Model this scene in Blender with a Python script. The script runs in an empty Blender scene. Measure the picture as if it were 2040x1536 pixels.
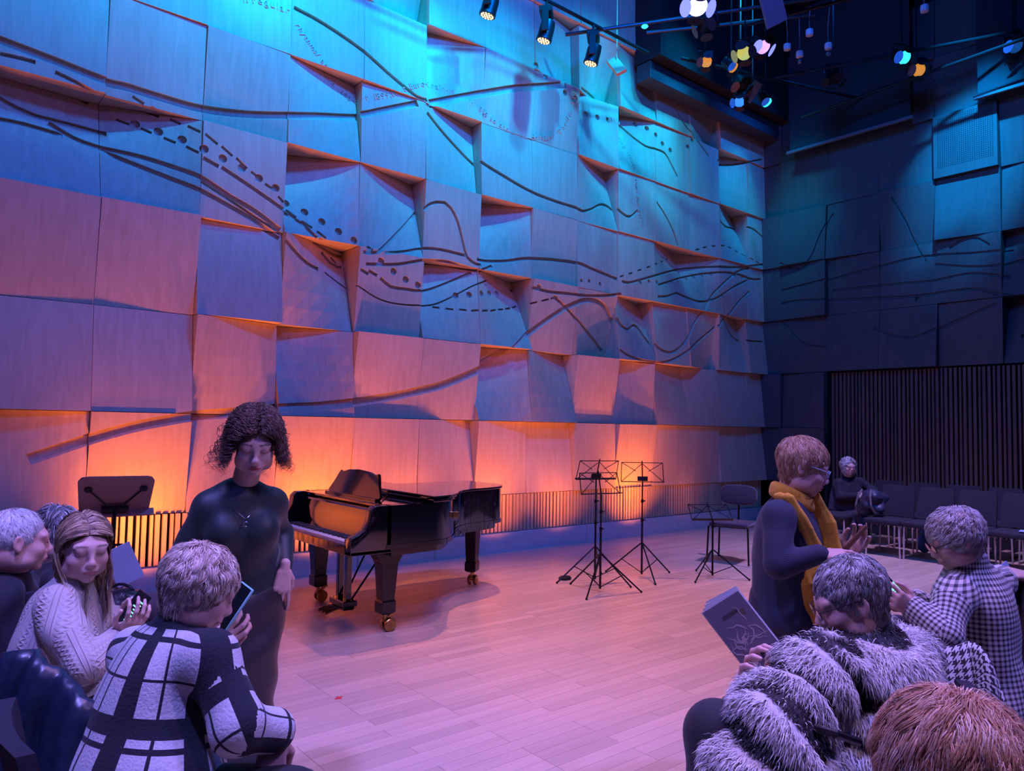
import bpy, bmesh, math, random
import numpy as np
from mathutils import Vector, Matrix
random.seed(7); RNG=np.random.RandomState(7)
S=bpy.context.scene; COL=S.collection
PI=math.pi
# ---------------------------------------------------------------- camera
YAW,PIT,ROLL=.8794,.0549,.0184
fw=Vector((math.cos(YAW)*math.cos(PIT),math.sin(YAW)*math.cos(PIT),math.sin(PIT)))
rt=Vector((math.sin(YAW),-math.cos(YAW),0)); up=rt.cross(fw)
r2=rt*math.cos(ROLL)+up*math.sin(ROLL); u2=up*math.cos(ROLL)-rt*math.sin(ROLL)
cd=bpy.data.cameras.new('camera'); cam=bpy.data.objects.new('camera',cd); COL.objects.link(cam)
cam.matrix_world=Matrix(((r2.x,u2.x,-fw.x,0),(r2.y,u2.y,-fw.y,0),(r2.z,u2.z,-fw.z,1.6),(0,0,0,1)))
cd.sensor_width=36; cd.lens=36*1475/2040; cd.clip_start=.05; S.camera=cam
# ---------------------------------------------------------------- world, exposure
W=bpy.data.worlds.new('world'); S.world=W; W.use_nodes=True
W.node_tree.nodes['Background'].inputs[0].default_value=(.06,.05,.55,1)
W.node_tree.nodes['Background'].inputs[1].default_value=.03
S.view_settings.view_transform='Standard'; S.view_settings.look='None'
S.view_settings.exposure=0; S.view_settings.gamma=1; S.view_settings.use_curve_mapping=False
# ---------------------------------------------------------------- stage lights
def lamp(kind,loc,col,power,target=None,size=.1,angle=40,blend=.5,sy=None):
    l=bpy.data.lights.new('stage_light',kind); l.color=col; l.energy=power
    if kind=='AREA':
        l.size=size
        if sy: l.shape='RECTANGLE'; l.size_y=sy
    else: l.shadow_soft_size=size
    if kind=='SPOT': l.spot_size=math.radians(angle); l.spot_blend=blend
    o=bpy.data.objects.new('stage_light',l); COL.objects.link(o); o.location=loc
    if target is not None:
        o.rotation_euler=(Vector(target)-Vector(loc)).to_track_quat('-Z','Y').to_euler()
    return o
BLUE=(0,.15,1); CYAN=(0,.40,1); ORA=(1,.21,.002); VIO=(.26,.22,1); ROSE=(1,.40,.78)
# blue beams from the rig onto the stage wall
for x,z,p,c in ((.6,5.6,800,BLUE),(2.4,6.3,1700,CYAN),(4.3,6.1,1200,CYAN),(5.8,5.5,1100,CYAN),(7.6,6.2,1000,CYAN),(8.9,5.9,1000,CYAN),(11,5.6,700,BLUE)):
    lamp('SPOT',(x-.3,4.9,8.6),c,p*1.05,(x,7.39,z),.08,50,1)
    lamp('SPOT',(x-.1,5.3,8.6),CYAN,p*.9,(x+.2,7.39,z+.1),.06,24,1)
# broad blue wash
lamp('AREA',(4.5,3.0,8.0),(.0,.13,1),520,(5.5,7.4,5.0),2.5,sy=.8)
# orange uplights standing low in front of the wall
for x,p in ((-.6,70),(1.7,150),(3.4,140),(4.6,60),(5.8,80),(6.9,60),(8.35,130),(9.6,12)):
    lamp('SPOT',(x,7.02,.1),ORA,p*1.05,(x+.1,7.39,2.6),.05,80,1)
    lamp('SPOT',(x,6.75,.1),ORA,p*1.0,(x+.1,7.39,1.05),.05,100,1)
# violet wash from the front of the house onto the lower wall
lamp('SPOT',(-1,-3.0,7.0),(.13,.12,1),1100,(3.2,7.4,1.5),.6,56,1)
lamp('SPOT',(1,-3.0,7.0),(.22,.10,1),400,(7.6,7.4,2.0),.6,34,1)
# overhead stage lamps: pink from the wall side, amber from the house side
lamp('SPOT',(5.3,6.5,8.4),(1,.33,.22),1700,(4.7,4.0,0),.05,44,.8)
lamp('SPOT',(3.6,3.2,8.4),(1,.44,.03),560,(4.6,4.6,0),.06,36,.8)
lamp('SPOT',(3.0,1.5,8.0),(.80,.36,.72),750,(3.2,2.7,0),.25,62,1)
lamp('SPOT',(8.0,2.5,8.0),(.52,.36,1),3600,(9.3,3.6,0),.25,52,1)
# violet-blue lamps over the audience, with added fills
lamp('SPOT',(-.6,1.6,6.5),VIO,1900,(.8,2.5,.9),.2,56,1)
lamp('SPOT',(4.2,-1.0,6.5),VIO,1600,(2.6,.9,.9),.2,50,1)
lamp('SPOT',(1.2,1.2,6.8),(.6,.36,1),420,(1.7,1.9,.9),.2,75,1)
lamp('SPOT',(2.4,-.6,4.6),(.62,.42,1),330,(1.0,2.9,1.3),.15,34,1)  # added fill to brighten the faces at left, no fixture
lamp('SPOT',(-.5,3.6,5.0),(.55,.38,1),260,(2.4,1.4,1.2),.15,40,1)  # fill added in the same way for the right-hand faces
lamp('SPOT',(1.6,-.6,5.0),(.85,.5,1),210,(1.35,.55,1.1),.12,34,1)  # added to lift the nearest head's hair, stands for no fixture
# two blue beams on the back wall
lamp('SPOT',(9.4,3.0,8.8),(0,.33,1),6500,(12.04,4.0,5.6),.08,27,1)
lamp('SPOT',(9.6,6.2,8.6),(0,.30,.6),1500,(12.04,6.75,5.2),.3,26,1)
# ---------------------------------------------------------------- helpers
def mat(name,col,rough=.6,metal=0,noise=0,scale=(8,8,8),bump=0,bscale=40,emit=None,coat=0,spec=.5,attr=None,sheen=0):
    m=bpy.data.materials.new(name); m.use_nodes=True; nt=m.node_tree; b=nt.nodes['Principled BSDF']
    b.inputs['Base Color'].default_value=(*col,1); b.inputs['Roughness'].default_value=rough; b.inputs['Metallic'].default_value=metal
    b.inputs['Specular IOR Level'].default_value=spec; b.inputs['Coat Weight'].default_value=coat; b.inputs['Coat Roughness'].default_value=.05
    b.inputs['Sheen Weight'].default_value=sheen
    if emit: b.inputs['Emission Color'].default_value=(*emit[0],1); b.inputs['Emission Strength'].default_value=emit[1]
    if noise or bump:
        tc=nt.nodes.new('ShaderNodeTexCoord'); mp=nt.nodes.new('ShaderNodeMapping'); mp.inputs['Scale'].default_value=scale
        nt.links.new(tc.outputs['Object'],mp.inputs[0])
    if noise:
        n=nt.nodes.new('ShaderNodeTexNoise'); n.inputs['Scale'].default_value=1; n.inputs['Detail'].default_value=4
        nt.links.new(mp.outputs[0],n.inputs['Vector'])
        r=nt.nodes.new('ShaderNodeValToRGB'); nt.links.new(n.outputs['Fac'],r.inputs[0])
        r.color_ramp.elements[0].position=.3; r.color_ramp.elements[1].position=.7
        r.color_ramp.elements[0].color=(*[c*(1-noise) for c in col],1); r.color_ramp.elements[1].color=(*[min(1,c*(1+noise)) for c in col],1)
        nt.links.new(r.outputs[0],b.inputs['Base Color'])
    if attr:
        a=nt.nodes.new('ShaderNodeAttribute'); a.attribute_name=attr; nt.links.new(a.outputs['Color'],b.inputs['Base Color'])
    if bump:
        n2=nt.nodes.new('ShaderNodeTexNoise'); n2.inputs['Scale'].default_value=bscale; nt.links.new(tc.outputs['Object'],n2.inputs['Vector'])
        bu=nt.nodes.new('ShaderNodeBump'); bu.inputs['Strength'].default_value=bump; bu.inputs['Distance'].default_value=.01
        nt.links.new(n2.outputs['Fac'],bu.inputs['Height']); nt.links.new(bu.outputs[0],b.inputs['Normal'])
    return m
def tag(o,label=None,cat=None,group=None,kind=None):
    if label: o['label']=label
    if cat: o['category']=cat
    if group: o['group']=group
    if kind: o['kind']=kind
    return o
def thing(name,loc,rz=0,label=None,cat=None,group=None,kind=None):
    o=bpy.data.objects.new(name,None); COL.objects.link(o); o.location=loc; o.rotation_euler=(0,0,rz); o.empty_display_size=.1
    return tag(o,label,cat,group,kind)
def mesh(name,V,F,m=None,smooth=False):
    me=bpy.data.meshes.new(name); me.from_pydata([tuple(v) for v in V],[],[tuple(f) for f in F]); 
    if m: me.materials.append(m)
    if smooth: me.polygons.foreach_set('use_smooth',[True]*len(me.polygons))
    me.update(); return me
def link(name,me,parent=None,loc=(0,0,0),rot=(0,0,0)):
    o=bpy.data.objects.new(name,me); COL.objects.link(o); o.location=loc; o.rotation_euler=rot
    if parent is not None: o.parent=parent
    return o
class MB:
    """mesh builder"""
    def __init__(s): s.V=[]; s.F=[]; s.M=[]; s.mi=0
    def add(s,V,F):
        n=len(s.V); s.V+= [tuple(v) for v in V]; s.F+=[tuple(i+n for i in f) for f in F]; s.M+=[s.mi]*len(F)
    def box(s,c,d,R=None):
        x,y,z=[a/2 for a in d]; P=[Vector(p) for p in ((-x,-y,-z),(x,-y,-z),(x,y,-z),(-x,y,-z),(-x,-y,z),(x,-y,z),(x,y,z),(-x,y,z))]
        if R is not None: P=[R@p for p in P]
        s.add([p+Vector(c) for p in P],[(0,3,2,1),(4,5,6,7),(0,1,5,4),(1,2,6,5),(2,3,7,6),(3,0,4,7)])
    def prism(s,poly,z0,z1,ax='z'):
        n=len(poly)
        def P(a,b,h): return {'z':(a,b,h),'y':(a,h,b),'x':(h,a,b)}[ax]
        V=[P(a,b,z0) for a,b in poly]+[P(a,b,z1) for a,b in poly]
        F=[tuple(range(n))[::-1],tuple(range(n,2*n))]+[(i,(i+1)%n,n+(i+1)%n,n+i) for i in range(n)]
        s.add(V,F)
    def tube(s,pts,r,n=8,cap=True,closed=False):
        pts=[Vector(p) for p in pts]; m=len(pts); rr=r if hasattr(r,'__len__') else [r]*m
        V=[];F=[]; prev=None
        for i,p in enumerate(pts):
            if closed: t=(pts[(i+1)%m]-pts[i-1])
            else: t=pts[min(i+1,m-1)]-pts[max(i-1,0)]
            if t.length<1e-9: t=Vector((0,0,1))
            t.normalize()
            if prev is None: a=t.orthogonal().normalized()
            else:
                a=prev-t*prev.dot(t)
                a=a.normalized() if a.length>1e-6 else t.orthogonal().normalized()
            prev=a; b=t.cross(a)
            for k in range(n):
                w=2*PI*k/n; V.append(p+(a*math.cos(w)+b*math.sin(w))*rr[i])
        for i in range(m-1 if not closed else m):
            j=(i+1)%m
            for k in range(n): F.append((i*n+k,i*n+(k+1)%n,j*n+(k+1)%n,j*n+k))
        if cap and not closed: F.append(tuple(range(n))[::-1]); F.append(tuple((m-1)*n+k for k in range(n)))
        s.add(V,F)
    def lathe(s,prof,c=(0,0,0),R=None,n=16):
        V=[];F=[]; m=len(prof)
        for r,z in prof:
            for k in range(n):
                w=2*PI*k/n; p=Vector((r*math.cos(w),r*math.sin(w),z))
                if R is not None: p=R@p
                V.append(p+Vector(c))
        for i in range(m-1):
            for k in range(n): F.append((i*n+k,i*n+(k+1)%n,(i+1)*n+(k+1)%n,(i+1)*n+k))
        F.append(tuple(range(n))[::-1]); F.append(tuple((m-1)*n+k for k in range(n)))
        s.add(V,F)
    def sph(s,c,r,n=10,R=None):
        r=r if hasattr(r,'__len__') else (r,r,r); V=[];F=[]; m=n//2+1
        for i in range(m):
            a=PI*i/(m-1); 
            for k in range(n):
                w=2*PI*k/n; p=Vector((r[0]*math.sin(a)*math.cos(w),r[1]*math.sin(a)*math.sin(w),r[2]*math.cos(a)))
                if R is not None: p=R@p
                V.append(p+Vector(c))
        for i in range(m-1):
            for k in range(n): F.append((i*n+k,(i+1)*n+k,(i+1)*n+(k+1)%n,i*n+(k+1)%n))
        s.add(V,F)
    def me(s,name,mats,smooth=False,bevel=0,seg=1):
        mats=mats if isinstance(mats,(list,tuple)) else [mats]
        me=mesh(name,s.V,s.F); [me.materials.append(m) for m in mats]
        if len(mats)>1: me.polygons.foreach_set('material_index',s.M)
        if bevel:
            bm=bmesh.new(); bm.from_mesh(me); bmesh.ops.remove_doubles(bm,verts=bm.verts,dist=1e-5)
            bmesh.ops.bevel(bm,geom=[e for e in bm.edges if len(e.link_faces)==2 and e.calc_face_angle(0)>.5],offset=bevel,segments=seg,affect='EDGES',profile=.5,clamp_overlap=True)
            bm.to_mesh(me); bm.free()
        if smooth:
            me.polygons.foreach_set('use_smooth',[True]*len(me.polygons)); me.set_sharp_from_angle(angle=math.radians(smooth if smooth is not True else 40))
        me.update(); return me
    def build(s,name,mats,parent=None,smooth=False,bevel=0,loc=(0,0,0),rot=(0,0,0),seg=1):
        return link(name,s.me(name,mats,smooth,bevel,seg),parent,loc,rot)
def copy_tree(o,parent=None,label=None):
    c=o.copy(); COL.objects.link(c)
    if parent is not None: c.parent=parent
    if label: c['label']=label
    for ch in list(o.children): copy_tree(ch,c)
    return c
def Rz(a): return Matrix.Rotation(a,3,'Z')
def Rx(a): return Matrix.Rotation(a,3,'X')
def Ry(a): return Matrix.Rotation(a,3,'Y')
# ================================================================ ROOM
WY=7.396; WX=12.04; X0=1.2992; PW=.8517
ZR=[.7227,1.6634,2.6155,3.5688,4.5219,5.466,6.4274,7.38,8.33]
def wood_mat(name,c1,c2,rough=.5,sx=14,sz=1.2,bump=.15):
    m=bpy.data.materials.new(name); m.use_nodes=True; nt=m.node_tree; b=nt.nodes['Principled BSDF']; L=nt.links.new
    tc=nt.nodes.new('ShaderNodeTexCoord'); oi=nt.nodes.new('ShaderNodeObjectInfo'); ad=nt.nodes.new('ShaderNodeVectorMath'); ad.operation='ADD'
    L(tc.outputs['Object'],ad.inputs[0]); L(oi.outputs['Random'],ad.inputs[1])
    mp=nt.nodes.new('ShaderNodeMapping'); mp.inputs['Scale'].default_value=(sx,sx,sz); L(ad.outputs[0],mp.inputs[0])
    n=nt.nodes.new('ShaderNodeTexNoise'); n.inputs['Scale'].default_value=1.5; n.inputs['Detail'].default_value=6; n.inputs['Distortion'].default_value=.8; L(mp.outputs[0],n.inputs[0])
    n3=nt.nodes.new('ShaderNodeTexNoise'); n3.inputs['Scale'].default_value=2; L(ad.outputs[0],n3.inputs[0])
    mx=nt.nodes.new('ShaderNodeMath'); mx.operation='MULTIPLY_ADD'; mx.inputs[1].default_value=.35; L(n3.outputs['Fac'],mx.inputs[0]); L(n.outputs['Fac'],mx.inputs[2])
    r=nt.nodes.new('ShaderNodeValToRGB'); r.color_ramp.elements[0].position=.4; r.color_ramp.elements[1].position=.95
    r.color_ramp.elements[0].color=(*c1,1); r.color_ramp.elements[1].color=(*c2,1); L(mx.outputs[0],r.inputs[0])
    hs=nt.nodes.new('ShaderNodeHueSaturation'); mr=nt.nodes.new('ShaderNodeMapRange'); mr.inputs['To Min'].default_value=.9; mr.inputs['To Max'].default_value=1.08
    L(oi.outputs['Random'],mr.inputs[0]); L(mr.outputs[0],hs.inputs['Value']); L(r.outputs[0],hs.inputs['Color']); L(hs.outputs[0],b.inputs['Base Color'])
    b.inputs['Roughness'].default_value=rough
    if bump:
        bu=nt.nodes.new('ShaderNodeBump'); bu.inputs['Strength'].default_value=bump; bu.inputs['Distance'].default_value=.003; L(n.outputs['Fac'],bu.inputs['Height']); L(bu.outputs[0],b.inputs['Normal'])
    return m
M_PANEL=wood_mat('pale_wood_panel',(.50,.36,.24),(.64,.48,.34),.55)
M_PANELB=wood_mat('darkened_back_wall_wood',(.055,.05,.055),(.085,.075,.08),.6)  # colour lowered to paint in the dimness of the back wall
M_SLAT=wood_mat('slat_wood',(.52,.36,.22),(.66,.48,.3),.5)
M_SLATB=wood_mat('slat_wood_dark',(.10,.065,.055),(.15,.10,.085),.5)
M_BLACK=mat('matt_black',(.008,.008,.01),.85)
M_SKIRT=mat('pale_grey_paint',(.62,.56,.54),.5,noise=.05)
M_DARK=mat('dark_room_paint',(.02,.02,.025),.8)
def sbox(name,lo,hi,m,parent=None):
    b=MB(); b.box([(a+c)/2 for a,c in zip(lo,hi)],[c-a for a,c in zip(lo,hi)]); o=b.build(name,m,parent)
    if parent is None: o['kind']='structure'
    return o
floor=sbox('floor',(-7,-7,-.2),(12.5,7.9,-.022),M_BLACK)
ceil=sbox('ceiling',(-7,-7,9.4),(12.5,7.9,9.6),M_DARK)
wall_stage=sbox('wall_stage',(-7,WY+.5,-.02),(12.6,WY+.7,9.4),M_BLACK)
wall_back=sbox('wall_back',(WX+.5,-7,-.02),(WX+.7,WY+.5,9.4),M_BLACK)
sbox('wall_left',(-7.2,-7,-.02),(-7,7.9,9.4),M_DARK); sbox('wall_rear',(-7,-7.2,-.02),(12.5,-7,9.4),M_DARK)
# ---- floor strips
M_FLOOR=wood_mat('maple_floor',(.54,.38,.28),(.64,.47,.36),.34,1.2,14,.03)
def _floormat():
    nt=M_FLOOR.node_tree
    for n in nt.nodes:
        if n.type=='MAPPING': n.inputs['Scale'].default_value=(1.1,34,10)
        if n.type=='MAP_RANGE': n.inputs['To Min'].default_value=.88; n.inputs['To Max'].default_value=1.12
_floormat()
PLM={}
def plank_me(n):
    if n not in PLM:
        b=MB(); b.box((n*.22,.0425,-.011),(n*.44-.002,.085-.0016,.022)); PLM[n]=b.me('plank',M_FLOOR)
    return PLM[n]
near=[];far=MB(); attrs=[]
r=random.Random(3)
camxy=np.array([0,0])
y=-3.0; row=0
allp=[]
while y<WY-.02:
    x=-1.2+1.915-.44*9+(.0 if row%2 else .0)
    x-=.44*r.randrange(0,3)
    while x<WX+.3:
        n=r.choice((1,1,2,2,3)); cx,cy=x+n*.22,y+.04
        dep=cx*fw.x+cy*fw.y
        if dep>.6:
            lat=(cx*r2.x+cy*r2.y)/dep; v=(1.6)/dep
            ok=abs(lat)<.78 and v<.62+.2
            vis=ok and cy>cx*.0+1.0 and (-.42<lat<.33)
            allp.append((-n*.44*.085/dep**3 if vis else 0,x,y,n,dep))
        x+=n*.44
    y+=.085; row+=1
allp.sort(key=lambda t:t[0])
for i,(a,x,y_,n,dep) in enumerate(allp):
    if i<300 and a<0: link('plank',plank_me(n),floor,(x,y_,0))
    elif dep<16 and x+n*.44<WX+.4: far.box((x+n*.22,y_+.0425,-.011),(n*.44-.002,.085-.0016,.022)); attrs.append(r.random())
def _stuffmat():
    m=M_FLOOR.copy(); m.name='maple_floor_far'; nt=m.node_tree
    a=nt.nodes.new('ShaderNodeAttribute'); a.attribute_name='rnd'
    for l in list(nt.links):
        if l.from_node.type=='OBJECT_INFO':
            ts=l.to_socket; nt.links.remove(l); nt.links.new(a.outputs['Fac'],ts)
    return m
o=far.build('plank_field',_stuffmat(),floor); o['kind']='stuff'; o['label']='rest of the pale maple floor strips'
at=o.data.attributes.new('rnd','FLOAT','FACE'); at.data.foreach_set('value',np.repeat(attrs,6))
# small red cross mark taped on the floor
b=MB(); b.box((0,0,.0006),(.055,.016,.001),Rz(.3)); b.box((0,0,.0007),(.045,.014,.001),Rz(1.7)); o=b.build('floor_mark',mat('red_tape',(.6,.02,.03),.6),None,loc=(2.06,4.02,0)); tag(o,'small red tape cross stuck on the bare floor in front of the piano','tape')
# ---- relief panels
CUT=[]   # (band/hole 2D data) for the stage wall, in wall coordinates
BANDS=[(0.085,[(0.5,4.78),(0.75,4.75),(0.91,4.73),(1.29,4.68),(1.45,4.69),(1.75,4.68),(2.13,4.68),(2.58,4.75),(3.01,4.86),(3.34,4.96),(3.83,5.11),(4.09,5.23),(4.57,5.46)]),(0.1,[(4.74,5.52),(5.12,5.7),(5.55,5.89),(5.96,6.07),(6.32,6.21),(6.98,6.45)]),(0.05,[(3.03,6.02),(3.38,5.96),(3.84,5.82),(4.21,5.65),(4.58,5.51),(4.72,5.53)]),(0.05,[(4.75,5.38),(5.05,5.21),(5.52,4.99),(5.93,4.87),(6.36,4.77),(6.81,4.73),(7.29,4.72),(7.4,4.71),(7.58,4.78),(7.83,4.91),(8.02,4.92),(8.22,4.83),(8.38,4.82),(8.54,4.95)]),(0.04,[(0.51,4.64),(0.66,4.65),(0.76,4.65)]),(0.04,[(0.91,4.61),(1.07,4.57),(1.22,4.52)]),(0.05,[(0.52,4.35),(0.67,4.29),(0.8,4.26),(1.04,4.26),(1.36,4.25)]),(0.05,[(0.53,4.14),(0.72,4.15),(1.01,4.13)]),(0.055,[(0.91,4.22),(1.1,4.13),(1.28,4.1),(1.62,4.08),(1.93,4.03),(2.16,3.98),(2.44,3.86),(2.71,3.76),(2.98,3.62)]),(0.055,[(1.31,4.07),(1.55,4.0),(1.86,3.92),(2.16,3.85),(2.44,3.76),(2.71,3.66),(2.98,3.53)]),(0.035,[(2.16,3.93),(2.44,3.81),(2.71,3.69),(2.98,3.58)]),(0.03,[(1.44,4.41),(1.55,4.38)]),(0.03,[(1.64,4.36),(1.73,4.33)]),(0.03,[(1.83,4.3),(1.93,4.27)]),(0.03,[(2.02,4.25),(2.13,4.21)]),(0.03,[(1.53,4.59),(1.63,4.55)]),(0.03,[(1.69,4.54),(1.79,4.51)]),(0.03,[(1.88,4.5),(1.97,4.47)]),(0.03,[(2.03,4.46),(2.14,4.42)]),(0.03,[(2.18,4.4),(2.3,4.33)]),(0.03,[(2.34,4.32),(2.45,4.25)]),(0.03,[(2.49,4.24),(2.6,4.16)]),(0.03,[(2.64,4.14),(2.73,4.1)]),(0.03,[(2.79,4.05),(2.89,4.01)]),(0.03,[(2.94,3.95),(3.0,3.9)]),(0.03,[(3.06,3.85),(3.16,3.78)]),(0.03,[(3.21,3.75),(3.32,3.69)]),(0.03,[(3.37,3.66),(3.47,3.6)]),(0.045,[(2.17,4.17),(2.32,4.12)]),(0.045,[(2.35,4.12),(2.61,4.01),(2.99,3.84),(3.19,3.74),(3.37,3.59)]),(0.05,[(3.02,3.5),(3.2,3.39),(3.32,3.33),(3.47,3.3)]),(0.045,[(3.53,3.5),(3.66,3.41),(3.77,3.38),(3.82,3.4)]),(0.03,[(3.67,3.47),(3.75,3.42)]),(0.045,[(3.39,3.59),(3.57,3.55),(3.74,3.52),(3.85,3.53)]),(0.045,[(3.9,3.53),(4.07,3.55),(4.32,3.79),(4.67,4.15),(4.74,4.23),(4.87,4.3),(5.0,4.32),(5.1,4.27),(5.21,4.13),(5.3,3.9),(5.38,3.71),(5.53,3.65),(5.59,3.65)]),(0.045,[(4.16,3.56),(4.42,3.62),(4.71,3.71),(4.96,3.74),(5.33,3.73)]),(0.045,[(3.94,3.4),(4.1,3.42),(4.35,3.46),(4.69,3.56),(4.86,3.59),(5.09,3.61),(5.44,3.58),(5.58,3.58),(5.75,3.66)]),(0.04,[(3.89,3.33),(3.99,3.29)]),(0.04,[(3.99,3.33),(4.1,3.29)]),(0.045,[(4.15,3.27),(4.29,3.19),(4.48,3.19),(4.62,3.19),(4.85,3.24),(5.1,3.35),(5.47,3.54)]),(0.02,[(3.56,3.27),(3.86,3.14),(4.16,3.02),(4.48,3.0),(4.88,3.05),(5.17,3.18),(5.5,3.37),(5.76,3.48)]),(0.055,[(5.52,3.72),(5.69,3.72),(6.01,3.77),(6.19,3.82),(6.44,3.87),(6.89,3.92),(7.3,3.94),(7.59,3.9),(8.12,3.83)]),(0.1,[(0.85,1.29),(1.1,1.39),(1.3,1.47),(1.51,1.54),(1.72,1.6),(1.95,1.65),(2.16,1.69),(2.64,1.74),(3.04,1.79),(3.42,1.82),(3.87,1.88),(4.28,1.95),(4.73,2.05),(5.0,2.12),(5.26,2.22),(5.57,2.35)]),(0.08,[(5.62,2.37),(5.81,2.47),(6.04,2.61),(6.4,2.87),(6.71,3.09),(7.04,3.29),(7.32,3.41),(7.53,3.46),(7.75,3.45),(7.93,3.37),(8.05,3.25),(8.15,3.22),(8.29,3.13)]),(0.06,[(8.15,3.25),(8.28,3.14),(8.41,3.11),(8.61,3.2),(8.75,3.17),(8.89,3.0),(9.07,2.87),(9.29,2.83),(9.47,2.88),(9.7,3.02),(9.93,3.29),(10.2,3.58),(10.36,3.78),(10.57,3.98),(10.87,4.2),(11.22,4.41),(11.59,4.54)]),(0.05,[(6.32,3.47),(6.51,3.46),(6.71,3.45),(7.04,3.47),(7.38,3.49),(7.86,3.55),(8.2,3.62)]),(0.05,[(6.8,3.4),(7.04,3.29),(7.25,3.16),(7.54,2.99),(7.83,2.84),(8.0,2.76)]),(0.05,[(8.15,2.78),(8.35,2.7),(8.69,2.65),(9.14,2.66),(9.58,2.8),(10.09,3.06),(10.7,3.41),(11.22,3.86),(11.59,4.11)]),(0.05,[(8.22,3.82),(8.37,3.81),(9.02,4.02),(9.72,4.23),(10.36,4.36),(11.22,4.48),(12.12,4.68)]),(0.05,[(9.06,3.87),(9.76,4.09),(10.36,4.25),(11.04,4.35),(11.68,4.34),(11.97,4.38)]),(0.05,[(9.02,3.68),(9.28,3.72),(9.57,3.81),(9.8,3.78),(10.16,3.74),(10.57,3.85),(11.04,4.09),(11.5,4.29)]),(0.04,[(9.01,5.17),(9.22,5.0),(9.41,4.78),(9.53,4.56)]),(0.04,[(8.21,6.35),(8.38,6.24),(8.55,6.12),(8.78,6.02),(8.99,6.02),(9.2,6.01),(9.36,5.87),(9.52,5.69)]),(0.04,[(7.32,6.49),(7.59,6.52),(7.8,6.51),(7.93,6.44)]),(0.03,[(9.24,6.97),(9.47,6.8),(9.7,6.59),(10.03,6.44),(10.38,6.25)]),(0.04,[(10.62,6.25),(11.17,6.32),(11.95,6.58)]),(0.04,[(10.69,5.2),(10.95,5.16),(11.31,5.22),(11.68,5.25),(12.02,5.15)]),(0.04,[(10.78,3.9),(10.83,3.66),(11.05,3.37),(11.41,3.22),(12.02,3.23)]),(0.025,[(4.9,3.03),(5.0,3.03)]),(0.025,[(5.08,3.03),(5.19,3.03)]),(0.025,[(5.27,3.04),(5.38,3.04)]),(0.025,[(5.44,3.04),(5.55,3.06)]),(0.025,[(5.61,3.06),(5.72,3.08)]),(0.025,[(5.77,3.08),(5.88,3.11)]),(0.025,[(5.93,3.12),(6.04,3.14)]),(0.025,[(6.08,3.15),(6.2,3.18)]),(0.025,[(6.24,3.19),(6.36,3.23)]),(0.025,[(6.39,3.24),(6.51,3.28)]),(0.025,[(6.58,3.3),(6.71,3.34)]),(0.025,[(6.74,3.35),(6.87,3.39)]),(0.025,[(8.16,3.86),(8.24,3.89)]),(0.025,[(8.35,3.93),(8.44,3.96)]),(0.025,[(8.55,4.01),(8.64,4.04)]),(0.025,[(8.76,4.09),(8.85,4.12)]),(0.025,[(8.97,4.17),(9.06,4.21)]),(0.025,[(9.19,4.25),(9.28,4.29)]),(0.025,[(9.41,4.34),(9.5,4.38)]),(0.025,[(9.98,4.57),(10.09,4.6)]),(0.025,[(10.18,4.64),(10.29,4.67)]),(0.025,[(10.43,4.71),(10.54,4.73)]),(0.025,[(10.68,4.76),(10.8,4.78)]),(0.025,[(10.92,4.78),(11.04,4.78)]),(0.025,[(11.16,4.76),(11.28,4.75)]),(0.025,[(11.39,4.74),(11.51,4.71)]),(0.025,[(11.58,4.69),(11.69,4.67)]),(0.025,[(11.77,4.66),(11.88,4.64)])]
HOLES=[(1.59,4.38,0.042),(1.78,4.34,0.042),(1.98,4.3,0.042),(2.17,4.24,0.042),(2.35,4.19,0.042),(2.54,4.14,0.042),(2.72,4.08,0.042),(2.9,4.02,0.042),(3.06,3.92,0.042),(3.25,3.85,0.042),(3.43,3.77,0.042),(3.61,3.69,0.042),(3.79,3.62,0.042),(6.61,6.39,0.042),(6.98,6.28,0.042),(6.43,6.49,0.042),(4.3,3.35,0.042),(4.47,3.28,0.042),(4.64,3.24,0.042),(5.24,3.2,0.042),(5.43,3.23,0.042),(5.62,3.27,0.042),(5.79,3.3,0.042),(5.96,3.33,0.042),(6.51,3.46,0.042),(3.98,3.55,0.042),(4.13,3.44,0.042),(7.34,3.67,0.03),(7.5,3.69,0.03),(7.73,3.68,0.03),(8.62,3.82,0.03),(8.81,3.87,0.03),(9.02,3.89,0.03),(9.35,3.92,0.03),(9.52,3.96,0.03),(9.71,4.0,0.03),(9.94,4.09,0.03),(10.12,4.14,0.03),(10.3,4.19,0.03),(10.49,4.23,0.03),(11.13,4.29,0.03),(11.34,4.29,0.03),(7.18,6.26,0.042),(7.47,6.14,0.042),(7.69,6.15,0.042),(7.9,6.17,0.042),(8.62,6.33,0.042),(8.82,6.3,0.042),(8.99,6.23,0.042),(9.15,6.13,0.042),(9.34,6.07,0.042),(9.79,6.24,0.042),(9.9,6.38,0.042)]
TEXTS=[('irregular',[(2.49,5.84),(2.72,5.9),(2.99,5.9)]),('rhythms/ around 1898',[(3.04,5.81),(3.16,5.68),(3.3,5.53),(3.49,5.38),(3.78,5.24)]),('or 1899,that Euro-Train-m',[(3.84,5.23),(4.17,5.36),(4.38,5.49),(4.55,5.59),(4.78,5.69),(5.14,5.7)]),(' in 1899 so one of the Honegger ',[(5.28,5.66),(5.47,5.6),(5.71,5.53),(6.03,5.46),(6.4,5.47),(6.86,5.61)]),("'Pacific 231'",[(6.91,5.65),(7.06,5.88),(7.16,6.14),(7.21,6.39)]),('231 as using whole - tone for verse',[(7.89,6.14),(8.1,6.15),(8.28,5.93),(8.41,5.68),(8.47,5.43),(8.51,5.11),(8.56,4.9),(8.65,4.69)])]

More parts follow.
